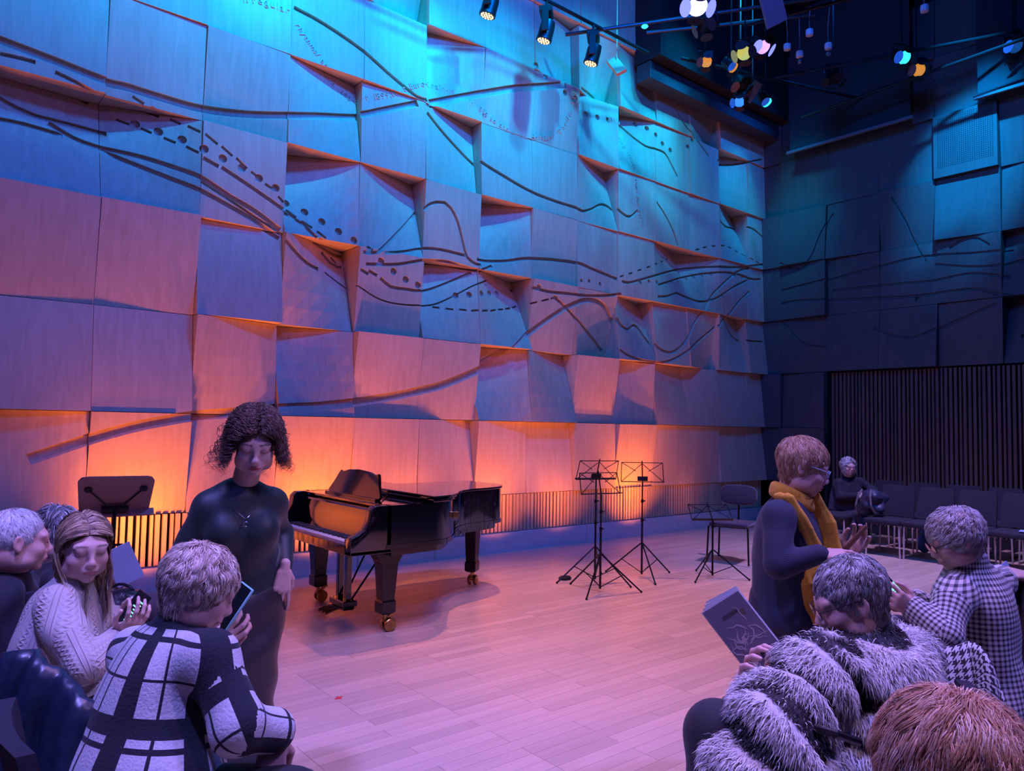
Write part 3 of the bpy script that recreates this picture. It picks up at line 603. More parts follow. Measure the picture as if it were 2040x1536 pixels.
for s in (-1,1):
    p=R@Vector((s*.17,-.008,.14))+Vector((0,0,1.02)); q=R@Vector((s*.06,-.01,-.02))+Vector((0,0,1.02))
    b=MB(); b.tube([q,p],.005,6); b.build('strut',M_SM,cs); b=MB(); b.lathe([(.026,-.004),(.026,.004)],p,R@Rx(PI/2),14); b.build('strut_plate',M_SM,cs)
for a in (0,2.1,4.2): b=MB(); b.tube([(0,0,.12),(math.cos(a)*.27,math.sin(a)*.27,.015)],.012,8); b.build('leg',M_SM,cs)
# ================================================================ LIGHTING RIG
M_RIG=mat('rig_black_metal',(.03,.03,.035),.35,metal=.6); M_CABLE=mat('grey_cable',(.16,.13,.15),.6)
def emis(name,col,s): return mat(name,col,.4,emit=(col,s))
M_LED=emis('warm_led',(1,.62,.32),2.2); M_EV=emis('violet_lens',(.45,.25,1),2); M_EY=emis('yellow_lens',(.7,.75,.15),.6); M_EC=emis('teal_led',(.05,.9,.8),1.2); M_EB=emis('blue_lens',(.05,.35,1),.8); M_EO=emis('orange_lens',(1,.4,.06),.6); M_WHL=emis('white_lens',(.75,.6,1),3)
def pipe(a,c_,r=.024,label=None,cat='pipe',group='black pipes of the lighting rig',m=None):
    b=MB(); b.tube([a,c_],r,8); o=b.build('rig_pipe',m or M_RIG,None,smooth=40); tag(o,label,cat,group); return o
pipe((3.5,6.74,6.97),(8.0,6.74,6.95),label='black lighting pipe running along the stage wall above the moving lights')
pipe((6.7,7.1,6.9),(9.6,4.1,7.35),label='slanting black pipe with a teal light, crossing out from the wall')
pipe((7.9,6.7,7.2),(9.4,5.0,7.3),label='upper slanting pipe right of the teal light')
pipe((8.3,6.4,6.85),(12,5.4,7.0),label='dark pipe carrying the cluster of coloured lamps')
pipe((9.9,5.9,6.9),(11.6,3.2,7.15),label='long pale-edged pipe above the hanging microphones')
pipe((8.6,5.6,7.1),(10.2,3.3,7.5),label='pipe at top right beside the hanging white microphones')
pipe((11.2,6.2,6.75),(11.4,2.2,6.95),label='pipe with the teal and orange lamps before the back wall')
def moving_head(loc,rz,label):
    t=thing('moving_head_light',loc,rz,label,'stage light','round LED moving lights by the stage wall')
    b=MB(); b.box((0,0,.30),(.22,.16,.08)); b.tube([(0,0,.34),(0,0,.46)],.02,8); b.build('base',M_RIG,t,bevel=.01)
    for s in (-1,1): b=MB(); b.box((s*.125,0,.15),(.025,.09,.30)); b.build('yoke_arm',M_RIG,t,bevel=.008)
    b=MB(); R=Rx(.25); b.lathe([(.05,.14),(.085,.12),(.095,.05),(.095,-.08),(.10,-.10),(.10,-.125),(.085,-.128)],(0,0,.06),R,20); h=b.build('lamp_head',M_RIG,t,smooth=40)
    b=MB()
    for i in range(19):
        rr,aa=(0,0) if i==0 else ((.035,i*PI/3) if i<7 else (.068,i*PI/6))
        p=R@Vector((rr*math.cos(aa),rr*math.sin(aa),-.13)); b.sph(p+Vector((0,0,.06)),(.014,.014,.008),6,R)
    o=b.build('led_array',M_LED,h)
moving_head((5.15,6.76,6.50),.7,'leftmost round LED moving light, cut by the top edge of the photo')
moving_head((6.03,6.74,6.50),.7,'middle round LED moving light in front of the blue wall')
moving_head((6.86,6.73,6.48),.7,'right round LED moving light above the small tilted tan box')
def barn_lamp(loc,rz,tilt,me,md,label,s=1):
    t=thing('stage_lamp',loc,rz,label,'stage light')
    R=Rx(tilt); b=MB(); b.lathe([(.05,-.18),(.08,-.17),(.09,0),(.10,.02),(.10,.06)],(0,0,0),R,14); b.tube([R@Vector((.12,0,-.05)),(.12,0,.18),(-.12,0,.18),R@Vector((-.12,0,-.05))],.010,6); b.tube([(0,0,.18),(0,0,(9.38-loc[2])/s)],.011,6); h=b.build('housing',M_RIG,t,smooth=40)
    b=MB(); b.lathe([(.001,.061),(.092,.061),(.092,.064),(.001,.068)],(0,0,0),R,16); b.build('lens',me,t)
    for k in range(4):
        a=k*PI/2; Rk=R@Rz(a)@Rx(-.5); b=MB(); c_=R@Rz(a)@Vector((0,.12,.10)); pl_=[Rk@Vector((.085*math.cos(q),.055*math.sin(q),zz))+c_ for zz in (-.002,.002) for q in np.linspace(0,2*PI,15)[:-1]]; b.add(pl_,[tuple(range(14))[::-1],tuple(range(14,28))]+[(i,(i+1)%14,14+(i+1)%14,14+i) for i in range(14)]); b.build('barn_door',md if k==1 or (k==3 and md is M_GV) else M_RIG,t)
    for ch in t.children: pass
    t.scale=(s,s,s); return t
M_GB=mat('blue_glow',(.03,.16,.7),.4,emit=((.03,.3,1),.2)); M_GV=mat('violet_glow',(.25,.22,.9),.4,emit=((.25,.3,1),1.2)); M_GY=mat('yellow_glow',(.5,.5,.12),.5,emit=((.45,.45,.08),.25)); M_GN=mat('brown_gel',(.16,.09,.07),.6)  # emission paints the lamps' glow onto the flaps
TOL=YAW-PI/2
for loc,rz,ti,me_,md_,lb,s in (((7.3,5.4,6.82),TOL,2.5,M_WHL,M_GV,'brightest lamp, white-violet lens with blue door flaps, at the top of the rig',1.3),
  ((8.6,5.32,6.72),TOL+.4,2.4,M_EV,M_GV,'violet lamp with pale blue flaps right of the yellow lamp',1.0),
  ((8.42,5.45,6.62),TOL-.6,2.3,M_EY,M_GY,'dim yellow-green lamp left of the violet lamp',1.0),
  ((8.25,5.95,6.62),TOL,2.2,M_EO,M_GN,'left amber lamp low in the dark cluster',.8),
  ((8.55,5.75,6.58),TOL+.9,2.4,M_EO,M_GB,'right amber lamp low in the dark cluster, with a bright blue flap',.8),
  ((8.0,5.75,6.95),TOL-.9,2.2,M_BLACK,M_GN,'unlit lamp with brown flaps below the brightest lamp',1.1),
  ((9.0,5.9,6.52),TOL+.3,2.6,M_BLACK,M_GN,'unlit lamp above the tilted brown board of the cluster',1.0),
  ((9.4,5.75,6.35),TOL+.8,2.5,M_EC,M_GB,'small lamp with a green standby light at the lower end of the cluster',.8),
  ((9.1,5.98,6.33),TOL-.3,2.2,M_EB,M_GB,'bluish lamp at the lowest tip of the cluster',.8),
  ((10.75,4.42,6.95),TOL+.2,2.2,M_EC,M_GB,'teal lamp hanging in front of the back wall',1.0),
  ((11.15,4.38,6.88),TOL,2.1,M_EO,M_GN,'small orange-lit lamp right of the teal lamp',1.0),
  ((10.6,5.35,6.95),TOL,2.9,M_BLACK,M_BLACK,'dim unlit lamp hanging before the dark screen',1.1),
  ((11.6,3.3,6.98),TOL,2.3,M_GB,M_GB,'blue-tinted lamp near the top right corner',1.0)):
    barn_lamp(loc,rz,ti,me_,md_,lb,s)
b=MB(); b.sph((0,0,0),(.05,.05,.02),8); o=b.build('teal_standby_light',M_EC,None,loc=(7.45,6.35,6.98)); tag(o,'teal glowing standby light on the slanting pipe','light')
def board(loc,R,d,m,name,label,cat='board'):
    b=MB(); b.box((0,0,0),d); b.tube([(0,0,0),R.transposed()@Vector((0,0,9.38-loc[2]))],.008,6) if name!='reflector_board' else b.tube([(0,0,0),R.transposed()@Vector((0,0,9.38-loc[2]))],.009,6); o=b.build(name,m,None,bevel=.008,loc=loc); o.rotation_euler=R.to_euler(); tag(o,label,cat); return o
M_TAN=mat('tan_board',(.9,.45,.22),.6); M_BRN=mat('brown_board',(.18,.09,.09),.6); M_PUR=mat('purple_grey_board',(.16,.10,.14),.6)
board((7.45,6.85,6.62),Rz(TOL)@Ry(-.5)@Rx(-.4),(.15,.06,.30),M_TAN,'tilted_box','small tan box with two screws, tilted beside the right moving light','box')
board((8.15,4.9,6.95),Rz(TOL)@Ry(-.5)@Rx(.5),(.28,.05,.55),M_PUR,'reflector_board','large purple-grey board tilted at the top of the rig')
board((9.15,5.80,6.42),Rz(TOL)@Ry(.55)@Rx(.2),(.13,.03,.30),M_BRN,'reflector_board','rounded brown board tilted low in the lamp cluster')
for i,(x,y,z) in enumerate(((7.7,5.3,6.85),(9.35,5.4,7.0),)): pass
# hanging microphones
for i,(x,y,z,h,lb) in enumerate(((9.35,5.38,6.98,.45,'leftmost'),(9.7,5.39,7.0,.55,'second from the left, lowest'),(9.26,5.0,7.0,.35,'highest of the left four'),(9.79,5.01,7.0,.55,'fourth from the left'),(9.8,3.75,7.0,.3,'far right one, near the top edge'))):
    t=thing('hanging_microphone',(x,y,z),i*.4,lb+' of the white hanging microphones','microphone','white microphones hanging on cables')
    b=MB(); b.lathe([(.02,-.05),(.048,-.04),(.052,0),(.048,.04),(.02,.05)],n=8); b.build('capsule',mat('white_plastic',(.62,.5,.55),.5),t,smooth=30)
    b=MB(); b.tube([(0,0,.05),(.01,0,h*.5),(-.03,0,h)],.007,5); b.build('cable',M_CABLE,t)
    if i in (1,3): b=MB(); b.box((0,0,-.11),(.04,.04,.05),Ry(.6)); b.build('clip',M_CABLE,t)
# box beam along the top of the stage wall
b=MB(); V=[(8.45,7.08,7.14),(12.0,7.08,7.14),(12.0,7.36,7.14),(8.45,7.36,7.14)]
b.add(V+[(x,y,z-.28) for x,y,z in V],[(0,1,2,3),(7,6,5,4),(0,4,5,1),(1,5,6,2),(2,6,7,3),(3,7,4,0)])
o=b.build('box_beam',mat('dark_blue_grey_paint',(.035,.035,.045),.7),None,bevel=.01); tag(o,'long dark box beam fixed along the top of the relief wall, right half','beam')
b=MB(); b.box((10.22,7.14,8.28),(3.55,.5,2.26)); o=b.build('dark_cover_1',M_BLACK,None); o['kind']='structure'  # black box added to cover the lit panels above the beam
# dark roller screens in front of the back wall
def screen(y0,y1,z0,z1,label):
    t=thing('roller_screen',(11.75,(y0+y1)/2,z0),0,label,'screen','dark screens hanging before the back wall')
    b=MB(); N=14; V=[];F=[]
    for i in range(N+1):
        z=(z1-z0)*i/N; xo=.02*math.sin(i*.9)
        for k in range(5): V.append((xo,(y0-y1)/2+(y1-y0)*k/4,z))
    for i in range(N):
        for k in range(4): F.append((i*5+k,i*5+k+1,(i+1)*5+k+1,(i+1)*5+k))
    n=len(V); V+=[(x+.01,y,z) for x,y,z in V]; F+=[tuple(j+n for j in f[::-1]) for f in F]
    b.add(V,F); b.build('cloth',mat('dark_screen_cloth',(.015,.018,.026),.75),t,smooth=True)
    b=MB(); b.box((0,0,0),(.05,y1-y0+.1,.05)); b.build('bottom_bar',mat('screen_bar',(.12,.12,.14),.5),t,bevel=.006)
screen(4.72,6.72,6.45,8.9,'large dark screen hanging left on the back wall, straight lower edge')
screen(1.5,3.80,6.45,8.9,'dark screen at the top right corner, only its lower left part in view')
# ================================================================ FIGURE MODELLING (distance-field bodies, polygonised once)
def A(x,y,d):
    """a point of the room given as view angles of the camera station and real distance"""
    v=fw+r2*((x-1020)/1475)-u2*((y-768)/1475); return np.array((v.x*d,v.y*d,1.6+v.z*d))
RV=np.array(r2); UV=np.array((0,0,1.)); TV=-np.array((fw.x,fw.y,0)); TV/=np.linalg.norm(TV); RV[2]=0; RV/=np.linalg.norm(RV)
def D3(r,u,t):
    v=RV*r+UV*u+TV*t; return v/np.linalg.norm(v)
def nrm(v): v=np.asarray(v,float); return v/(np.linalg.norm(v)+1e-12)
class Field:
    def __init__(s,k=.02): s.p=[]; s.k=k
    def cap(s,a,b,ra,rb=None,k=None,sub=False,sq=None): s.p.append(('c',np.asarray(a,float),np.asarray(b,float),ra,rb if rb is not None else ra,k,sub,sq)); return s
    def ell(s,c,r,R=None,k=None,sub=False): s.p.append(('e',np.asarray(c,float),np.asarray(r,float),None if R is None else np.asarray(R,float),None,k,sub,None)); return s
    def chain(s,pts,rs,k=None):
        for i in range(len(pts)-1): s.cap(pts[i],pts[i+1],rs[i],rs[i+1],k)
        return s
    def mesh(s,h,disp=None,lo=None,hi=None):
        pts=[]
        for p in s.p:
            if p[6]: continue
            if p[0]=='c': pts+=[p[1]-max(p[3],p[4]),p[1]+max(p[3],p[4]),p[2]-max(p[3],p[4]),p[2]+max(p[3],p[4])]
            else: m=max(p[2]); pts+=[p[1]-m,p[1]+m]
        pts=np.array(pts); l=pts.min(0)-3*h-.02; u=pts.max(0)+3*h+.02
        if lo is not None: l=np.maximum(l,lo)
        if hi is not None: u=np.minimum(u,hi)
        n=np.ceil((u-l)/h).astype(int)+1
        F=np.full(n,.08,np.float32)
        for p in s.p:
            k=p[5] if p[5] is not None else s.k
            if p[0]=='c': R=max(p[3],p[4]); bl=np.minimum(p[1],p[2])-R-.07; bu=np.maximum(p[1],p[2])+R+.07
            else: R=max(p[2]); bl=p[1]-R-.07; bu=p[1]+R+.07
            i0=np.clip(((bl-l)/h).astype(int),0,n-1); i1=np.clip(np.ceil((bu-l)/h).astype(int)+1,1,n)
            if (i1<=i0).any(): continue
            g=[l[a]+h*np.arange(i0[a],i1[a]) for a in range(3)]
            X=g[0][:,None,None];Y=g[1][None,:,None];Z=g[2][None,None,:]
            if p[0]=='c':
                a,b=p[1],p[2]; ab=b-a; L=max(ab@ab,1e-9)
                t=np.clip(((X-a[0])*ab[0]+(Y-a[1])*ab[1]+(Z-a[2])*ab[2])/L,0,1)
                d=np.sqrt((X-a[0]-t*ab[0])**2+(Y-a[1]-t*ab[1])**2+(Z-a[2]-t*ab[2])**2)-(p[3]+(p[4]-p[3])*t)
            else:
                c,r,Rm=p[1],p[2],p[3]
                x,y,z=X-c[0],Y-c[1],Z-c[2]
                if Rm is not None: x,y,z=[Rm[0,i]*x+Rm[1,i]*y+Rm[2,i]*z for i in range(3)]
                q=np.sqrt((x/r[0])**2+(y/r[1])**2+(z/r[2])**2); q2=np.sqrt((x/r[0]**2)**2+(y/r[1]**2)**2+(z/r[2]**2)**2)+1e-9
                d=np.where(q<.05,-min(r),q*(q-1)/q2)
            sl=tuple(slice(i0[a],i1[a]) for a in range(3)); f=F[sl]
            if p[6]: hh=np.clip(k-np.abs(f+d),0,None)/k; F[sl]=np.maximum(f,-d)+hh*hh*k*.25
            else: hh=np.clip(k-np.abs(f-d),0,None)/k; F[sl]=np.minimum(f,d)-hh*hh*k*.25
        if disp is not None:
            X=(l[0]+h*np.arange(n[0]))[:,None,None];Y=(l[1]+h*np.arange(n[1]))[None,:,None];Z=(l[2]+h*np.arange(n[2]))[None,None,:]
            F=F+disp(X,Y,Z)
        return surfnet(F,l,h)
def surfnet(F,org,h):
    s=F<0; n=np.array(F.shape)
    c=[s[i:n[0]-1+i,j:n[1]-1+j,k:n[2]-1+k] for i in (0,1) for j in (0,1) for k in (0,1)]
    tot=sum(x.astype(np.int8) for x in c); m=(tot>0)&(tot<8); idx=-np.ones(m.shape,np.int64); ii=np.argwhere(m); idx[m]=np.arange(len(ii))
    acc=np.zeros((len(ii),3)); cnt=np.zeros(len(ii)); off=[(i,j,k) for i in (0,1) for j in (0,1) for k in (0,1)]
    vals=[F[ii[:,0]+o[0],ii[:,1]+o[1],ii[:,2]+o[2]] for o in off]
    for a in range(8):
        for b in range(a+1,8):
            da=np.array(off[b])-np.array(off[a])
            if np.abs(da).sum()!=1: continue
            va,vb=vals[a],vals[b]; cr=(va<0)!=(vb<0); t=np.where(cr,va/(va-vb+1e-12),0)
            P=np.array(off[a])[None,:]+t[:,None]*da[None,:]; acc+=P*cr[:,None]; cnt+=cr
    V=(ii+acc/np.maximum(cnt,1)[:,None])*h+org
    Q=[]
    for ax in range(3):
        o1,o2=[a for a in range(3) if a!=ax]
        sl0=[slice(1,-1)]*3; sl0[ax]=slice(0,n[ax]-1); sl1=[slice(1,-1)]*3; sl1[ax]=slice(1,n[ax])
        a_=s[tuple(sl0)];b_=s[tuple(sl1)]; e=np.argwhere(a_!=b_)
        if not len(e): continue
        fl=a_[e[:,0],e[:,1],e[:,2]]; base=e.copy(); base[:,o1]+=1; base[:,o2]+=1
        def I(d1,d2):
            q=base.copy(); q[:,o1]-=d1; q[:,o2]-=d2; return idx[q[:,0],q[:,1],q[:,2]]
        q=np.stack([I(1,1),I(0,1),I(0,0),I(1,0)],1)
        if ax==1: fl=~fl
        q[~fl]=q[~fl][:,::-1]; Q.append(q)
    Q=np.concatenate(Q); Q=Q[(Q>=0).all(1)]
    return V,Q
def npmesh(name,V,Q,mats,smooth=True,attrs=None,mi=None,mat_attr=None):
    me=bpy.data.meshes.new(name); k=Q.shape[1]
    me.vertices.add(len(V)); me.vertices.foreach_set('co',np.asarray(V,np.float32).ravel())
    me.loops.add(len(Q)*k); me.loops.foreach_set('vertex_index',Q.astype(np.int32).ravel())
    me.polygons.add(len(Q)); me.polygons.foreach_set('loop_start',np.arange(0,len(Q)*k,k,dtype=np.int32)); me.polygons.foreach_set('loop_total',np.full(len(Q),k,np.int32))
    for m in (mats if isinstance(mats,(list,tuple)) else [mats]): me.materials.append(m)
    if mi is not None: me.polygons.foreach_set('material_index',mi.astype(np.int32))
    me.update(calc_edges=True)
    if smooth: me.polygons.foreach_set('use_smooth',np.ones(len(me.polygons),bool))
    for nm,(ty,dat) in (attrs or {}).items():
        if ty=='CORNER':
            a=me.attributes.new(nm,'FLOAT_VECTOR','CORNER'); a.data.foreach_set('vector',np.asarray(dat,np.float32).ravel()); continue
        a=me.attributes.new(nm,ty,'POINT')
        if ty=='FLOAT_COLOR': a.data.foreach_set('color',np.asarray(dat,np.float32).ravel())
        elif ty=='FLOAT_VECTOR': a.data.foreach_set('vector',np.asarray(dat,np.float32).ravel())
        else: a.data.foreach_set('value',np.asarray(dat,np.float32).ravel())
    return me
def join(parts):
    V=[];Q=[];C=[];n=0
    for p in parts:
        V.append(p[0]);Q.append(p[1]+n); n+=len(p[0])
        if len(p)>2: C.append(p[2])
    return (np.concatenate(V),np.concatenate(Q))+((np.concatenate(C),) if C else ())
# ---- strands: many thin tubes in one mesh
def tubes(P,R,sides=3):
    """P (n,m,3) paths, R (n,m) radii"""
    n,m,_=P.shape; T=np.empty_like(P); T[:,1:-1]=P[:,2:]-P[:,:-2]; T[:,0]=P[:,1]-P[:,0]; T[:,-1]=P[:,-1]-P[:,-2]; T/=np.linalg.norm(T,axis=2,keepdims=True)+1e-9
    ref=np.array((.31,.52,.79)); a=np.cross(T,ref); a/=np.linalg.norm(a,axis=2,keepdims=True)+1e-9; b=np.cross(T,a)
    w=2*PI*np.arange(sides)/sides
    V=P[:,:,None,:]+R[:,:,None,None]*(a[:,:,None,:]*np.cos(w)[None,None,:,None]+b[:,:,None,:]*np.sin(w)[None,None,:,None])
    V=V.reshape(-1,3); base=(np.arange(n)*m*sides)[:,None,None]; i=(np.arange(m-1)*sides)[None,:,None]; k=np.arange(sides)[None,None,:]; k2=(k+1)%sides
    Q=np.stack([base+i+k,base+i+k2,base+i+sides+k2,base+i+sides+k],3).reshape(-1,4); return V,Q
def ribbons(P,N,R):
    """flat strips lying on a surface with normals N"""
    n,m,_=P.shape; T=np.gradient(P,axis=1); T/=np.linalg.norm(T,axis=2,keepdims=True)+1e-9
    b=np.cross(T,N); b/=np.linalg.norm(b,axis=2,keepdims=True)+1e-9
    V=np.stack([P-b*R[:,:,None],P+b*R[:,:,None]],2).reshape(-1,3); base=(np.arange(n)*m*2)[:,None]; i=(np.arange(m-1)*2)[None,:]
    Q=np.stack([base+i,base+i+1,base+i+3,base+i+2],2).reshape(-1,4); return V,Q
class Head:
    """frame of a head: f = where the face points, up = crown"""
    def __init__(s,c,f,up=None,s_=1.0):
        s.c=np.asarray(c,float); s.f=nrm(f); up=UV if up is None else up; s.x=nrm(np.cross(s.f,up)); s.u=np.cross(s.x,s.f); s.s=s_
        s.R=np.stack([s.x,s.f,s.u],1)
    def W(s,p): return s.c+s.R@(np.asarray(p,float)*s.s)
    def Ws(s,P): return s.c+(np.asarray(P)*s.s)@s.R.T
def head_field(H,F,open_mouth=False,jaw=1.0,age=0):
    s=H.s; R=H.R
    def e(c,r,k=.02,sub=False,rot=None): F.ell(H.W(c),np.array(r)*s,R if rot is None else R@rot,k,sub)
    def c_(a,b,ra,rb,k=.01,sub=False): F.cap(H.W(a),H.W(b),ra*s,rb*s,k,sub)
    e((0,-.018,.035),(.076,.096,.082)); e((0,.02,-.015),(.066,.072,.085)); e((0,.038,-.066),(.047*jaw,.046,.038),.03)
    e((0,.074,-.097),(.019*jaw,.017,.015),.025)
    for q in (-1,1):
        e((q*.040,.060,-.032),(.024,.026,.024),.025); e((q*.050,.02,-.075),(.018,.035,.022),.03)
        e((q*.033,.096,.006),(.019,.013,.0115),.012,True); e((q*.031,.079,.003),(.0145,.0135,.0125),.003)
        e((q*.030,.077,.024),(.024,.011,.008),.03)
        e((q*.0095,.104,-.036),(.0075,.009,.0068),.007)
        a=Ry(q*.25).to_3x3() if hasattr(Ry(0),'to_3x3') else Ry(q*.25)
        e((q*.079,-.006,-.004),(.0075,.020,.031),.006,False,np.array(Rz(q*.35))); e((q*.087,-.002,0),(.006,.011,.018),.005,True); e((q*.078,-.002,-.030),(.006,.009,.009),.006)
    c_((0,.086,.018),(0,.106,-.020),.0060,.0078,.018); e((0,.109,-.030),(.0092,.0105,.0088),.01)
    e((0,.089,-.060),(.026,.013,.017),.02)
    e((0,.1005,-.0605),(.021,.0065,.0042),.004); e((0,.099,-.0705),(.018,.007,.0050),.004); e((0,.108,-.0655),(.022,.010,.0012),.003,True)
    if age: 
        for q in (-1,1): c_((q*.02,.098,-.045),(q*.032,.08,-.075),.0025,.002,.006,True)
def head_colors(H,V,base,lips,blush,brow=None):
    P=(V-H.c)@H.R/H.s; x,y,z=P[:,0],P[:,1],P[:,2]; C=np.tile(np.array([*base,1.]),(len(V),1))
    def mixc(w,c): C[:,:3]=C[:,:3]*(1-w[:,None])+np.array(c)*w[:,None]
    ax=np.abs(x)
    w=np.exp(-(((ax-.04)/.022)**2+((z+.035)/.02)**2))*(y>.03)*.45; mixc(w,blush)
    w=np.exp(-((x/.012)**2+((z+.032)/.014)**2))*(y>.09)*.4; mixc(w,blush)
    w=(((x/.0225)**2+((z+.0655)/.0105)**2)<1)*(y>.08)*.85; mixc(w.astype(float),lips)
    w=np.exp(-(((ax-.031)/.02)**2+((z-.006)/.010)**2)**2)*(y>.05)*.35; mixc(w,(base[0]*.55,base[1]*.4,base[2]*.4))
    if brow is not None:
        w=((np.abs(z-.0275-.10*(.02-np.abs(ax-.032)).clip(0,.02)*1.2)<.0035)&(ax>.013)&(ax<.052)&(y>.04))*.75; mixc(w.astype(float),brow)
    return C
def hand_field(F,w,d,n,side=1,curl=.5,spread=.15,s=1.0,thumb=.6,curls=None):
    """w wrist, d towards the fingers, n out of the back of the hand, side = which side the thumb leaves on"""
    d=nrm(d); n=nrm(n-d*np.dot(n,d)); l=np.cross(d,n)*side; k=.008
    w=np.asarray(w,float)
    F.cap(w-d*.02,w+d*.01,.020*s,.021*s,.02)
    fl=[.042,.047,.044,.035]; tips=[]
    for i in range(4):
        o=(1.5-i)*.0195*s; b=w+l*o*.55+d*.02*s; kn=w+l*o+d*(.088-.004*abs(i-1))*s+n*.004
        F.cap(b,kn,.0125*s,.0105*s,.012)
        ang=0; p=kn; dirv=nrm(d+l*(1.5-i)*spread); c=curls[i] if curls else curl
        for j,(L,r_) in enumerate(zip((fl[i],fl[i]*.62,fl[i]*.5),(.0092,.0082,.0072))):
            ang+=c*(.9 if j==0 else 1.1); q=p+(dirv*math.cos(ang)-n*math.sin(ang))*L*s; F.cap(p,q,r_*s,(r_-.0008)*s,.004); p=q
        tips.append(p)
    F.ell(w+d*.05*s,(.030*s,.045*s,.014*s),np.stack([l,d,n],1),.015)
    t0=w+l*.022*s+d*.018*s-n*.006; t1=t0+nrm(l*.75+d*.75-n*.25)*.042*s; t2=t1+nrm(l*(.8-thumb)+d*.9-n*.4*thumb)*.033*s; t3=t2+nrm(l*(.45-thumb)+d*.9-n*.4*thumb)*.025*s
    F.cap(t0,t1,.0145*s,.0115*s,.012); F.cap(t1,t2,.0105*s,.0095*s,.004); F.cap(t2,t3,.0092*s,.0078*s,.003)
    return tips
def hands_mesh(fn,skin):
    F=Field(.01); fn(F); V,Q=F.mesh(.0038); C=np.tile(np.array([*skin,1.]),(len(V),1)); return V,Q,C
# ---- clothing coordinates
def fab(V,limbs):
    """limbs: list of (polyline, radius, ref, bias) -> per vertex (around, along, limb id)"""
    o=fab_all(V,limbs); k=o[0].argmin(0); i=np.arange(len(V)); r_=o[1][k,i].copy(); r_[:,2]=o[2][k]; return r_
def fab_all(V,limbs):
    D=[];U=[];I=[]
    for li,(pts,rad,ref,bias) in enumerate(limbs):
        L0=0
        for a,b in zip(pts[:-1],pts[1:]):
            a=np.asarray(a,float);b=np.asarray(b,float); ab=b-a; L=np.linalg.norm(ab); t=((V-a)@ab)/L**2; tc=np.clip(t,0,1); Pp=a+tc[:,None]*ab
            z=ab/L; x=nrm(np.asarray(ref)-z*np.dot(ref,z)); y=np.cross(z,x); q=V-Pp
            D.append(np.linalg.norm(q,axis=1)/rad+bias); U.append(np.stack([np.arctan2(q@y,q@x)*rad,L0+t*L,np.full(len(V),rad)],1)); I.append(li); L0+=L
    return np.array(D),np.array(U),np.array(I)
def fab_corner(V,Q,limbs):
    D,U,I=fab_all(V,limbs); Dq=D[:,Q].mean(2); k=Dq.argmin(0); c=U[k[:,None],Q]
    w=c[:,:,2]*2*PI; d=c[:,:,0]-c[:,:1,0]; c[:,:,0]-=np.round(d/w)*w; c[:,:,2]=0; return c.reshape(-1,3)
